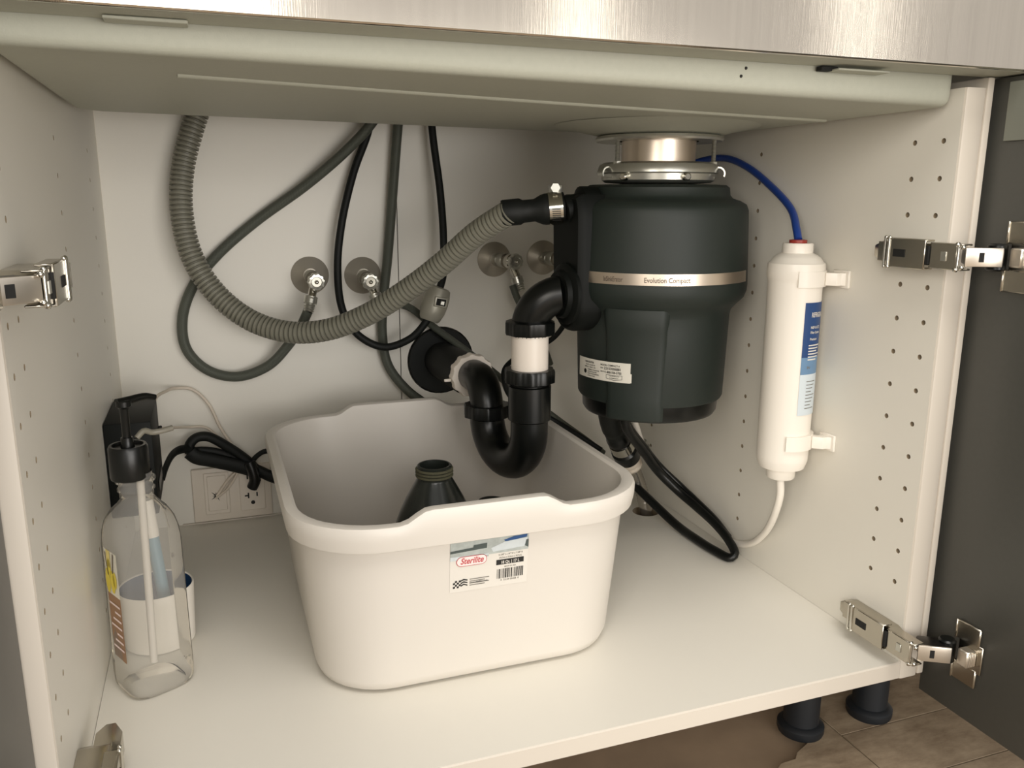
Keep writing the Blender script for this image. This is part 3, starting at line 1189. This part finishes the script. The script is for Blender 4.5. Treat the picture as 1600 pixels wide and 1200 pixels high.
hose('supply_hose', [(356, 570, 573), (332, 570, 537), (297, 574, 501), (247, 584, 459), (181, 594, 412), (131, 594, 370), (99, 594, 332), (82, 593, 289), (84, 592, 248), (108, 590, 219), (144, 588, 208), (184, 582, 221), (211, 572, 249), (228, 560, 276), (238, 555, 297)],
     6.6, 'braid', 'grey braided supply line looping low on the left, under the corrugated hose', group='braided supply lines')
hose('supply_hose', [(377, 588, 576), (372, 590, 537), (363, 592, 450), (354, 594, 364), (347, 594, 311), (343, 594, 256), (349, 590, 211), (372, 580, 176), (404, 575, 149), (431, 572, 128), (470, 570, 100), (520, 572, 82)],
     6.6, 'braid', 'grey braided supply line hanging straight down beside the back panel seam', group='braided supply lines')
hose('supply_hose', [(330, 556, 312), (346, 562, 304), (379, 575, 293), (416, 580, 262), (457, 575, 230), (498, 570, 196), (526, 566, 172), (573, 556, 136), (602, 548, 113), (640, 545, 84), (670, 545, 60)],
     5.2, 'braid', 'grey braided supply line slanting down to the right behind the hose weight', group='braided supply lines')
hose('supply_hose', [(523, 552, 322), (528, 548, 306), (536, 548, 290), (552, 552, 262), (572, 560, 236), (590, 570, 200)],
     5.0, 'braid', 'short braided line going down behind the black elbow', group='braided supply lines')
fh = thing('faucet_hose', 'black pull-out faucet hose in a wide loop with a metal weight', 'hose', (338, 560, 242))
g = G().sweep([(341, 592, 567), (332, 592, 529), (310, 588, 476), (290, 580, 408), (282, 578, 349), (286, 574, 293), (305, 568, 259), (338, 560, 242), (372, 550, 253), (391, 545, 272), (404, 543, 295), (414, 545, 320), (421, 550, 339), (425, 560, 391), (424, 570, 451), (417, 580, 531), (416, 585, 577)], 5.2, n=14, step=4)
g.build('hose', 'rubber', fh, smooth=60)
wt = G()
w0, w1 = Vector((415, 545, 321)), Vector((398, 543, 278))
wd = w1 - w0
wt.lathe([(0, -2), (12, -2), (15, 0), (17.5, 10), (18.2, 20), (17.5, 32), (14.5, 43), (12, 46), (0, 46)], w0, wd, n=32)
wo = wt.build('weight', 'weight', fh)
cw = w0.lerp(w1, 0.42) + Vector((3, -18.0, 2))
mw = Matrix.Translation(cw) @ Matrix.Rotation(radians(12), 4, 'Y')
G().box(-9, 9, -1.6, 3, -7, 7, 1.2, 2, mtx=mw).build('window_frame', 'weight', wo)
G().box(-7, 7, -2.0, 1, -5, 5, 0.8, 1, mtx=mw).build('window_recess', 'dark', wo)
G().box(-1, 5, -2.6, 0, -3.6, 2.5, 0.8, 1, mtx=mw).build('set_screw', 'zinc', wo)

# ------------------------------------------------------------------ water filter on the right wall
wf = thing('water_filter', 'white cylindrical inline water filter clipped upright to the right side panel', 'water filter', (695, 157, 144))
fc = (695, 157, 0)
G().lathe([(0, 399), (14.5, 399), (15.5, 397.5), (15.5, 389), (19, 387.5), (24, 384), (26.5, 380), (28.6, 378.5), (29.2, 374), (29.2, 365), (28, 362), (27.6, 358), (27.2, 170), (26.8, 166), (24, 158), (15.5, 156), (15.2, 146), (14, 144.5), (0, 144.5)], fc, n=56).build('canister', 'whitep', wf)
G().lathe([(0, 399), (9, 399), (9, 402), (6, 402.5), (0, 402.5)], fc, n=24).build('release_collar', 'redp', wf)
G().lathe([(0, 144.5), (6.5, 144.5), (6.5, 142), (0, 142)], fc, n=24).build('release_collar', 'ink', wf, label='black collar at the bottom end')
for zc in (363.5, 190):
    g = G()
    vs, fs = [], []
    n = 26
    for k in range(n + 1):
        a = radians(-122 + 190 * k / n)
        for r, z in ((27.4, -8), (30.6, -8), (30.6, 8), (27.4, 8)):
            vs.append((695 + r * cos(a), 157 + r * sin(a), zc + z))
    fs = [(4 * k + i, 4 * k + 4 + i, 4 * k + 4 + (i + 1) % 4, 4 * k + (i + 1) % 4) for k in range(n) for i in range(4)]
    fs += [(0, 1, 2, 3), tuple(4 * n + i for i in range(4))]
    g.add(vs, fs)
    co_ = g.build('clip', 'whitep', wf)
    g = G()
    g.prism([(711, 130), (719, 122.5), (724, 122.5), (729, 119), (730.6, 119), (730.6, 137), (727, 137), (722, 133), (716, 138)], 'z', zc - 6.5, zc + 6.5, 0.5)
    g.box(727.5, 730.6, 116, 139, zc - 9, zc + 9, 0.8, 1)
    g.build('bracket', 'whitep', co_)
flab = G()
fnf = lambda x, y, r=27.95: (695 + r * cos(radians(-103) + x / 27.9), 157 + r * sin(radians(-103) + x / 27.9), 221 + y)
put_rect(flab, fnf, 0, 42, 62, 119, 0, nx=14)
put_rect(flab, fnf, 0, 42, 44, 62, 1, nx=14)
put_rect(flab, fnf, 0, 42, 0, 44, 2, nx=14)
for q in range(4):
    pass
flo = flab.build('label', ['flabel', mat('mid_blue_label', (104, 138, 172), 0.4), 'flabel2'], wf)
g = G()
fn3 = lambda x, y: fnf(x, y, 28.25)
put_text(g, 'REFRIGERATOR', 7, fn3, (8, 104), sx=0.55)
put_text(g, 'NSF & ICE', 4, fn3, (8, 92), sx=0.8)
put_text(g, 'Filter System', 3.6, fn3, (8, 87), sx=0.8)
put_text(g, 'Premium', 3.6, fn3, (8, 80), sx=0.8)
for q in range(6):
    put_rect(g, fn3, 7, 26 - (q % 3) * 3, 74 - 3 * q, 75.3 - 3 * q, nx=5)
g.build('lettering', 'labelwhite', flo)
g = G()
put_text(g, 'IN', 4, fn3, (7, 50))
for q in range(9):
    put_rect(g, fn3, 8, 22 - (q % 4) * 2, 36 - 3.6 * q, 36.8 - 3.6 * q, nx=4)
g.build('small_print', 'inkgrey', flo)
hose('water_tube', [(690, 402, 490), (720, 398, 497), (742, 385, 494)][:0] + [(660, 410, 476), (694, 402, 480), (716, 382, 490), (724, 345, 492), (725, 300, 481), (723, 250, 459), (713, 195, 432), (699, 166, 412), (695, 157, 402)],
     4.0, 'blue', 'thin blue water tube arching from behind the disposal down into the white filter', 'tube')
wtb = thing('return_tube', 'white plastic tube curving from the filter bottom along the floor behind the black cord', 'tube', (695, 157, 5))
g = G().sweep([(695, 157, 144), (697, 157, 126), (702, 169, 98), (716, 203, 58), (725, 243, 26), (726, 284, 13), (725.5, 330, 20), (719, 384, 40), (695, 418, 76), (672, 424, 107), (648, 400, 140), (620, 370, 176)], 4.2, n=12, step=5)
g.build('tube', 'whitep', wtb, smooth=60)
cpa, cpb = Vector((678, 424, 99)), Vector((667, 422, 114))
G().lathe([(0, 0), (6.5, 0), (7.2, 2), (7.2, 6), (5.4, 7), (5.4, 11), (7.2, 12), (7.2, 16), (0, 17)], cpa, cpb - cpa, n=16).build('coupling', 'zinc', wtb)

# ------------------------------------------------------------------ disposal power cord and conduit
pc = thing('power_cable', 'black flat power cord in a long loop lying against the right side panel', 'cord', (705, 300, 0))
loopc = [(594, 335, 196), (600, 342, 164), (642, 370, 117), (674, 380, 80), (696, 365, 56), (707, 337, 43), (712, 301, 33), (713, 270, 22), (712, 253, 10), (706, 253, 6), (699, 281, 6), (697, 315, 6), (694, 365, 9), (675, 417, 34), (655, 452, 58), (620, 490, 84)]
g = G().sweep(loopc, 5, n=12, step=4, flat=(5.2, 6.4), upv=(0, 0, 1))
g.build('cord', 'black', pc, smooth=60)
loop2 = [(600, 345, 196), (606, 350, 168), (648, 376, 121), (680, 386, 86), (702, 369, 62), (711, 338, 48), (714.5, 302, 37), (715, 272, 25)]
g = G().sweep(loop2, 3.8, n=10, step=4)
g.build('second_strand', 'black', pc, smooth=60)
cd = thing('conduit_connector', 'black cable connector with a chrome ring on grey conduit rising from the floor hole', 'connector', (690, 442, 0))
pth = [Vector((692, 442, -6)), Vector((682, 440, 30)), Vector((668, 434, 60)), Vector((655, 426, 82))]
G().sweep(pth, 9, n=16, step=2.5, rfun=lambda s: 9.4 if (s % 5) < 2.6 else 8.4).build('flexible_conduit', 'conduit', cd, smooth=60)
a_, b_ = Vector((658, 428, 76)), Vector((640, 418, 104))
G().lathe([(0, 0), (14, 0), (16, 4), (14.5, 8), (16.5, 13), (15, 18), (0, 20)], a_, b_ - a_, n=12).build('tape_wrap', 'tape', cd)
a_, b_ = Vector((648, 422, 92)), Vector((612, 396, 140))
G().lathe([(0, 0), (17, 0), (18.5, 3), (18.5, 20), (15, 24), (14.5, 25), (14.5, 41), (16, 44), (16, 52), (13, 60), (0, 62)], a_, b_ - a_, n=24).build('connector_body', 'black', cd)
dd = (b_ - a_).normalized()
G().lathe([(14, 25.5), (17, 25.5), (16.4, 40.5), (14, 40.5)], a_, dd, n=24).build('chrome_ring', 'chrome', cd, label='chrome ring')
G().sweep([a_ + dd * 56, a_ + dd * 66, Vector((592, 372, 172)), Vector((584, 352, 196)), Vector((580, 345, 206))], 12, n=16, step=4, rfun=lambda s: 14 if s < 14 else 15).build('strain_relief', 'rubber', cd)
hose('appliance_cable', [(600, 470, 330), (560, 480, 258), (530, 500, 236), (515, 520, 222), (506, 540, 200), (520, 552, 160), (560, 552, 135), (590, 540, 118), (612, 515, 104), (640, 490, 84)],
     3.6, 'rubber', 'thin black cord crossing behind the white tailpiece to the right', 'cord')

# ------------------------------------------------------------------ dishpan
tubt = thing('dishpan', 'white rectangular plastic dishpan with a product label on its front', 'dishpan', (338, 288, 0))
TXC, TYC = 338.0, 288.5


def rrect(hx, hy, r, n=10):
    pts = []
    for q, (sx, sy) in enumerate(((1, 1), (-1, 1), (-1, -1), (1, -1))):
        for k in range(n + 1):
            a = pi / 2 * q + pi / 2 * k / n
            pts.append((sx * (hx - r) + r * cos(a), sy * (hy - r) + r * sin(a)))
    # extra points along the straight runs so that the handles can rise
    out = []
    for i, p in enumerate(pts):
        out.append(p)
        q_ = pts[(i + 1) % len(pts)]
        L = sqrt((q_[0] - p[0]) ** 2 + (q_[1] - p[1]) ** 2)
        if L > 30:
            m_ = 24
            for k in range(1, m_):
                out.append((p[0] + (q_[0] - p[0]) * k / m_, p[1] + (q_[1] - p[1]) * k / m_))
    return out


def rise(x, y):
    """rim lift of the two end handles"""
    if abs(y) < 120:
        return 0.0
    t = abs(x + 3)
    if t < 52:
        return 1.0
    if t > 78:
        return 0.0
    q_ = (78 - t) / 26
    return q_ * q_ * (3 - 2 * q_)


# (half x, half y, corner radius, z, share of handle lift)
LV = [(128, 158, 50, 0.5, 0), (140, 168, 58, 1.2, 0), (146, 174, 62, 5, 0), (149.5, 177.5, 64, 14, 0), (161.5, 191, 74, 148, 0), (162.2, 191.8, 75, 157, 0),
      (165.5, 195.2, 77, 158.0, 0), (167, 196.8, 78, 154, 0), (168.4, 198.2, 79, 149.2, 0), (169.8, 199.6, 80, 150, 0), (171.6, 201.6, 81, 160, 0.25), (171.8, 201.8, 81, 169, 0.8), (170.2, 200.2, 80, 172, 1), (163, 193, 75, 173, 1), (160, 189.6, 73, 171, 1), (159, 188.6, 73, 165, 0.5),
      (146.5, 174.5, 62, 14, 0), (143, 171, 60, 6, 0), (130, 160, 52, 4, 0)]
tb_ = G()
vs, fs = [], []
for (hx, hy, r, z, h) in LV:
    for (x, y) in rrect(hx, hy, r):
        s = rise(x, y)
        yy = y
        vs.append((TXC + x, TYC + yy, z + 11.5 * s * h))
nr = len(rrect(100, 100, 20))
for l in range(len(LV) - 1):
    for k in range(nr):
        fs.append((l * nr + k, l * nr + (k + 1) % nr, (l + 1) * nr + (k + 1) % nr, (l + 1) * nr + k))
fs.append(tuple(range(nr)))
fs.append(tuple((len(LV) - 1) * nr + k for k in range(nr)))
tb_.add(vs, fs)
tb_.build('pan', 'tub', tubt, smooth=40)
# paper label on the front wall: plane from (y 111, z 14) to (y 97.5, z 148)
yf = lambda z: TYC - (177.5 + (191 - 177.5) * (z - 14) / 134.0)


def fnt(x, y, lift=0.35):
    z = 96.5 + y
    return (302 + x, yf(z) - lift, z)


l_ = G()
put_rect(l_, fnt, 0, 74, 0, 51)
lo = l_.build('label', 'labelwhite', tubt)
fA = lambda x, y: fnt(x, y, 0.6)
fB = lambda x, y: fnt(x, y, 0.85)
fC = lambda x, y: fnt(x, y, 1.1)
ph = G()
put_rect(ph, fA, 0, 36, 32, 51, 0)
put_rect(ph, fA, 36, 74, 34, 51, 0)
put_poly(ph, fB, [(40, 36), (70, 37.5), (73, 46), (52, 45), (38, 40)], 1)
put_poly(ph, fB, [(52, 44.5), (72, 46.6), (72.5, 49.5), (60, 49), (50, 46.5)], 2)
put_poly(ph, fB, [(0, 39.4), (0, 41.8), (34, 44), (34, 41)], 3)
put_poly(ph, fC, [(21, 42.2), (21.5, 45.4), (34, 46), (34, 42.6)], 3)
put_poly(ph, fB, [(70.5, 38), (74, 36), (74, 44), (71.5, 44)], 3)
put_poly(ph, fB, [(0, 32), (36, 34), (36, 35.2), (0, 36)], 1)
ph.build('printed_photo', ['photo_grey', 'photo_pale', 'photo_blue', 'photo_dark'], lo)
ov = G()


def stadium(x0, x1, y0, y1):
    r = (y1 - y0) / 2
    pts = []
    for k in range(13):
        a = -pi / 2 + pi * k / 12
        pts.append((x1 - r + r * cos(a), (y0 + y1) / 2 + r * sin(a)))
    for k in range(13):
        a = pi / 2 + pi * k / 12
        pts.append((x0 + r + r * cos(a), (y0 + y1) / 2 + r * sin(a)))
    return pts


put_poly(ov, fB, stadium(5.6, 34.4, 25.4, 35.4), 0)
put_poly(ov, fC, stadium(6.2, 33.8, 26.0, 34.8), 1)
put_text(ov, 'Sterilite', 8.4, lambda x, y: fnt(x, y, 1.35), (20, 28.0), 'CENTER', 0, sx=0.82, shear=0.22)
ov.build('emblem', ['red', 'pink'], lo)
tx = G()
put_text(tx, '16 5/8" L x 14" W x 7 3/8" H', 2.3, fA, (57, 31), 'CENTER', 1, sx=0.86)
put_text(tx, '(42.2cm x 35.6cm x 18.7cm)', 2.2, fA, (57, 28), 'CENTER', 1, sx=0.86)
put_rect(tx, fA, 43.5, 70, 21.6, 26.8, 0)
put_text(tx, '18 Qt. | 17 L', 4.2, fB, (56.7, 22.6), 'CENTER', 2, sx=0.82)
x = 44.5
random.seed(3)
while x < 69.5:
    w_ = random.choice((0.35, 0.35, 0.7, 1.1))
    put_rect(tx, fA, x, min(x + w_, 69.8), 7.4, 17.2, 0)
    x += w_ + random.choice((0.35, 0.5, 0.8))
put_text(tx, 'MADE IN USA', 1.8, fA, (57, 18.6), 'CENTER', 1)
put_text(tx, '0  73149 05458  0', 2.4, fA, (57, 4.8), 'CENTER', 1)
for q in range(4):
    put_rect(tx, fA, 18.5, 37 - (q % 2) * 4, 11 - 2 * q, 11.8 - 2 * q, 1)
put_text(tx, 'www.sterilite.com', 2.3, fA, (18.5, 7.2), 'LEFT', 0)
# chequered flag emblem
for i in range(4):
    for j in range(4):
        if (i + j) % 2 == 0:
            put_poly(tx, fA, [(3 + i * 1.8, 4 + j * 1.9), (4.9 + i * 1.8, 4.2 + j * 1.9), (4.9 + i * 1.8, 6.1 + j * 1.9), (3 + i * 1.8, 5.9 + j * 1.9)], 0)
for j in range(3):
    put_poly(tx, fA, [(10.2, 5 + j * 2.6), (13, 6.5 + j * 2.4), (16.6, 5.2 + j * 2.6), (16.6, 6.4 + j * 2.6), (13, 7.9 + j * 2.4), (10.2, 6.4 + j * 2.6)], 0)
tx.build('small_print', ['ink', 'inkgrey', 'labelwhite'], lo)

# bottles standing in the dishpan
jb = thing('dark_bottle', 'open dark bottle with a crusted screw neck standing in the white dishpan', 'bottle', (326, 244, 4))
jp = [(0, 4.2), (40, 4.2), (43, 8), (43, 100), (41, 110), (36.5, 122), (30, 136), (23.5, 148), (19, 156), (18.3, 158), (18.3, 170.5), (17.2, 171.5), (15.4, 171.5), (15, 168), (15, 150), (0, 148)]
G().lathe(jp, (326, 244, 0), n=48).build('body', 'bottle_dark', jb)
g = G()
for z in (159.2, 162.6, 166.0):
    g.lathe([(18.2, z), (19.7, z + 0.7), (19.9, z + 1.6), (19.6, z + 2.3), (18.2, z + 3)], (326, 244, 0), n=40)
g.build('thread', 'rim_dust', jb)
b2_ = thing('capped_bottle', 'black capped bottle just showing over the dishpan front rim', 'bottle', (391, 250, 4))
G().lathe([(0, 4.2), (24, 4.2), (26, 7), (26, 80), (24, 90), (16, 98), (13, 100), (13, 106), (0, 106)], (391, 250, 0), n=36).build('body', 'bottle_dark', b2_)
G().lathe([(14, 101), (15.8, 102), (15.8, 119), (14.5, 121.5), (10, 122.5), (0, 122.5)], (391, 250, 0), n=36).build('cap', 'black', b2_)

# ------------------------------------------------------------------ soap bottle with pump
sb = thing('soap_bottle', 'clear plastic soap bottle with black pump at the left side panel', 'bottle', (44, 209, 0))
BXc, BYc, BRot = 44.5, 209.0, radians(27)


def sq(h1, h2, p, z, n=48, dx=0.0):
    out = []
    for k in range(n):
        a = 2 * pi * k / n
        ca, sa = cos(a), sin(a)
        x = h1 * abs(ca) ** (2 / p) * (1 if ca >= 0 else -1)
        y = h2 * abs(sa) ** (2 / p) * (1 if sa >= 0 else -1)
        out.append((BXc + dx + x * cos(BRot) - y * sin(BRot), BYc + x * sin(BRot) + y * cos(BRot), z))
    return out


LB = [(22, 22, 3.2, 3.5), (24, 24, 3.4, 1.0), (28, 27, 3.6, 1.2), (30.5, 28.8, 3.8, 6), (31, 29.2, 3.8, 16), (30.6, 28.8, 3.8, 60), (30, 28.5, 3.8, 142), (29.2, 27.6, 3.6, 153), (27, 25.8, 3.2, 163), (22.5, 22, 2.6, 172), (17, 17, 2.1, 178), (14.2, 14.2, 2, 182), (14.2, 14.2, 2, 189), (15.6, 15.6, 2, 190), (15.6, 15.6, 2, 192), (14.2, 14.2, 2, 193), (14.2, 14.2, 2, 197), (16.6, 16.6, 2, 198), (16.6, 16.6, 2, 200.5), (14, 14, 2, 201), (14, 14, 2, 206)]
g = G()
vs, fs = [], []
for l in LB:
    vs += sq(*l)
n = 48
for l in range(len(LB) - 1):
    for k in range(n):
        fs.append((l * n + k, l * n + (k + 1) % n, (l + 1) * n + (k + 1) % n, (l + 1) * n + k))
fs.append(tuple(range(n)))
g.add(vs, fs)
g.build('bottle_body', 'glass', sb, smooth=60)
g = G()
g.lathe([(13.2, 200.8), (16, 201.2), (16.6, 203), (16.4, 229), (15.2, 231.5), (13, 231.5), (12.4, 229), (6, 229), (5.2, 232), (5, 238), (0, 238)], (BXc - 3.5, BYc, 0), n=48)
g.build('pump_collar', 'black', sb)
g = G()
pcx, pcy = BXc - 3.5, BYc
g.lathe([(0, 230), (3.6, 230), (3.6, 263), (5, 265), (6.4, 266), (6.4, 270.5), (5.6, 271.5), (0, 272)], (pcx, pcy, 0), n=28)
g.sweep([(pcx - 5, pcy - 3, 269.5), (pcx + 4, pcy + 4, 270), (pcx + 16, pcy + 14, 270.5), (pcx + 24, pcy + 21, 267.5)], 3.4, n=12, step=3, rfun=lambda s: 4.2 - s * 0.04)
g.build('pump_head', 'black', sb)
g = G()
g.sweep([(pcx + 8, pcy - 2, 237), (pcx + 14, pcy + 2, 242), (pcx + 20, pcy + 6, 239), (pcx + 28, pcy + 8, 239), (pcx + 37, pcy + 12, 240)], 2.6, n=12, step=2)
g.build('lock_clip', mat('grey_clip', (128, 124, 112), 0.4), sb)
G().lathe([(0, 20), (3.4, 20), (3.4, 203), (0, 203)], (BXc, BYc, 0), (0.02, 0, 1), n=16).build('dip_tube', mat('translucent_tube', (208, 202, 192), 0.4), sb)
# printed label on the bottle's left face
g = G()
cR, sR = cos(BRot), sin(BRot)


def fnbl(a, z, o=0.0):
    """point on the bottle's left flat: a along the face, z up"""
    xl, yl = -(30.2 + 0.35 + o), a
    return (BXc + xl * cR - yl * sR, BYc + xl * sR + yl * cR, z)


put_rect(g, fnbl, -19, 7, 38, 100, 0)
put_rect(g, fnbl, -19, 7, 100, 142, 1)
lbo = g.build('label', ['brownp', 'paper'], sb)
g = G()
f2 = lambda a, z: fnbl(a, z, 0.35)
for (a0, z0, w_, h_) in ((-12, 102, 10, 22), (-2, 100, 10, 24), (-16, 108, 8, 16), (-6, 118, 8, 16)):
    put_poly(g, f2, [(a0 + w_ / 2 + w_ / 2 * cos(q * pi / 6), z0 + h_ / 2 + h_ / 2 * sin(q * pi / 6)) for q in range(12)], 0)
put_rect(g, f2, -6, 2, 126, 142, 1)
put_poly(g, lambda a, z: fnbl(a, z, 0.55), [(-10, 122), (-8, 122), (-12, 141), (-14, 141)], 2)
put_poly(g, lambda a, z: fnbl(a, z, 0.55), [(0, 118), (1.5, 118), (5, 139), (3.5, 139)], 2)
for q in range(7):
    put_rect(g, f2, -17, 5 - (q % 3) * 5, 48 + q * 7, 50 + q * 7, 3)
g.build('label_print', ['yellow', 'yellow2', 'brownd', 'pink'], lbo)

# ------------------------------------------------------------------ cup with brush behind the bottle
cp_ = thing('cup', 'short white cup with blue lining standing behind the clear soap bottle', 'cup', (46, 286, 0))
G().lathe([(0, 0.6), (31, 0.6), (33.5, 3), (35.5, 52), (35.8, 61), (35, 62.2), (34, 61)], (46, 286, 0), n=48).build('shell', 'whitep', cp_)
G().lathe([(34, 61), (33.6, 52), (31.5, 12), (0, 11)], (46, 286, 0), n=48).build('lining', 'cup_blue', cp_)
br = thing('scrub_brush', 'slim blue handled brush with white tip standing in the cup', 'brush', (42, 286, 12))
G().sweep([(56, 280, 12), (52, 284, 60), (47, 290, 112)], 6, n=14, step=6).build('handle', 'brush_blue', br)
G().sweep([(47, 290, 112), (44, 293, 150)], 6.6, n=14, step=5).build('tip', 'whitep', br)

# ------------------------------------------------------------------ power adapter, outlet, wires at the left rear
ad = thing('power_adapter', 'black box shaped power adapter on the side panel behind the soap bottle', 'adapter', (21, 440, 76))
G().box(0.3, 48, 387, 500, 100, 206, 1.5, 2).build('case', 'blackm', ad)
G().cyl((48, 492, 170), (52, 492, 170), 3.6, n=14, bev=0.6).build('jack', 'ink', ad)
G().box(48, 49.2, 410, 470, 118, 130, 0.4, 1).build('seam_rib', 'black', ad)
op = thing('outlet_plate', 'cream double gang outlet plate low on the back panel left of the dishpan', 'outlet', (127, D, 42))
g = G()
g.box(76, 180, D - 7, D, 4, 80, 1.8, 2)
g.build('plate', 'plate', op)
bl = G().box(91, 124, D - 8.4, D - 3, 14, 74, 1.0, 1)
blo = bl.build('blank_insert', 'plate', op)
G().box(95, 120, D - 9.4, D - 5, 19, 70, 1.0, 1).build('raised_square', 'plate', blo)
g = G()
for k in range(9):
    a = 2 * pi * k / 9 + 0.3
    L = 9 if k % 2 else 5.5
    c = (106.5, 41)
    g.add([(c[0] + 1.2 * cos(a + 1.3), D - 9.6, c[1] + 1.2 * sin(a + 1.3)), (c[0] + L * cos(a), D - 9.6, c[1] + L * sin(a)), (c[0] + 1.2 * cos(a - 1.3), D - 9.6, c[1] + 1.2 * sin(a - 1.3))], [(0, 1, 2)])
g.cyl((106.5, D - 9.7, 41), (106.5, D - 9, 41), 2.4, n=12)
g.build('torn_hole', 'ink', blo)
rc = G().box(137, 171, D - 8.4, D - 3, 14, 74, 1.0, 1)
rco = rc.build('receptacle', 'plate', op)
for (x0, x1, z0, z1) in ((147.5, 149.5, 32, 40), (143.5, 148, 35, 37), (159, 161, 34, 40)):
    G().box(x0, x1, D - 8.8, D - 7.5, z0, z1).build('slot', 'ink', rco)
G().cyl((154, D - 8.8, 25.5), (154, D - 7.8, 25.5), 2.8, n=14).build('ground_hole', 'ink', rco)
for (x0, x1, z0, z1) in ((147.5, 149.5, 60, 67), (159, 161, 61, 67)):
    G().box(x0, x1, D - 8.8, D - 7.5, z0, z1).build('slot', 'ink', rco)
hose('wire', [(46, 497, 204), (48, 520, 204), (54, 560, 200), (66, 592, 197), (86, 598, 193), (105, 598, 172), (118, 596, 138), (131, 592, 113), (143, 590, 88), (140, 592, 80), (124, 593, 64), (107, 595, 41)],
     2.1, 'wire', 'white wire arching up from the black adapter to the torn outlet insert', 'wire', step=3, n=10)
hose('wire', [(50, 492, 170), (55, 520, 163), (62, 560, 152), (80, 598, 141), (100, 600, 138), (119, 594, 118), (131, 590, 98), (138, 586, 84), (133, 588, 68), (120, 590, 50), (105, 594, 38)],
     1.7, 'wire', 'lower thin white wire running level from the adapter then down', 'wire', step=3, n=10)
cb = thing('cable_bundle', 'black cable coiled into a tied bundle above the outlet plate', 'cable', (115, 578, 80))
g = G()
g.sweep([(47, 494, 106), (51, 505, 116), (58, 530, 124), (68, 560, 122), (82, 574, 118)], 3.6, n=10, step=3, flat=(5.5, 2.8))
g.sweep([(78, 574, 112), (78, 575, 122), (86, 576, 131), (100, 577, 132), (124, 579, 116), (152, 580, 90), (158, 578, 82)], 4.4, n=12, step=3, flat=(6.5, 6.5))
g.sweep([(78, 572, 114), (86, 572, 106), (102, 574, 100), (124, 576, 92), (150, 576, 82), (160, 574, 78)], 6, n=12, step=3, flat=(10, 5.5))
g.sweep([(80, 578, 112), (92, 580, 112), (116, 580, 106), (140, 580, 92), (158, 578, 80)], 6, n=12, step=3, flat=(6, 4))
g.sweep([(150, 574, 86), (164, 572, 78), (180, 566, 70), (200, 560, 62)], 6, n=12, step=3, flat=(8, 5))
g.sweep([(152, 578, 84), (160, 578, 96), (172, 576, 104), (184, 572, 104), (196, 566, 98)], 3.5, n=10, step=3)
g.build('coil', 'rubber', cb, smooth=60)
g = G()
g.sweep([(152, 566, 94), (156, 563, 80), (157, 563, 68), (153, 565, 58)], 7, n=12, step=3, rfun=lambda s: 8 - 0.02 * s)
g.sweep([(157, 561, 92), (161, 559, 80), (163, 560, 68)], 2, n=8, step=3)
g.build('tie_wrap', 'black', cb)
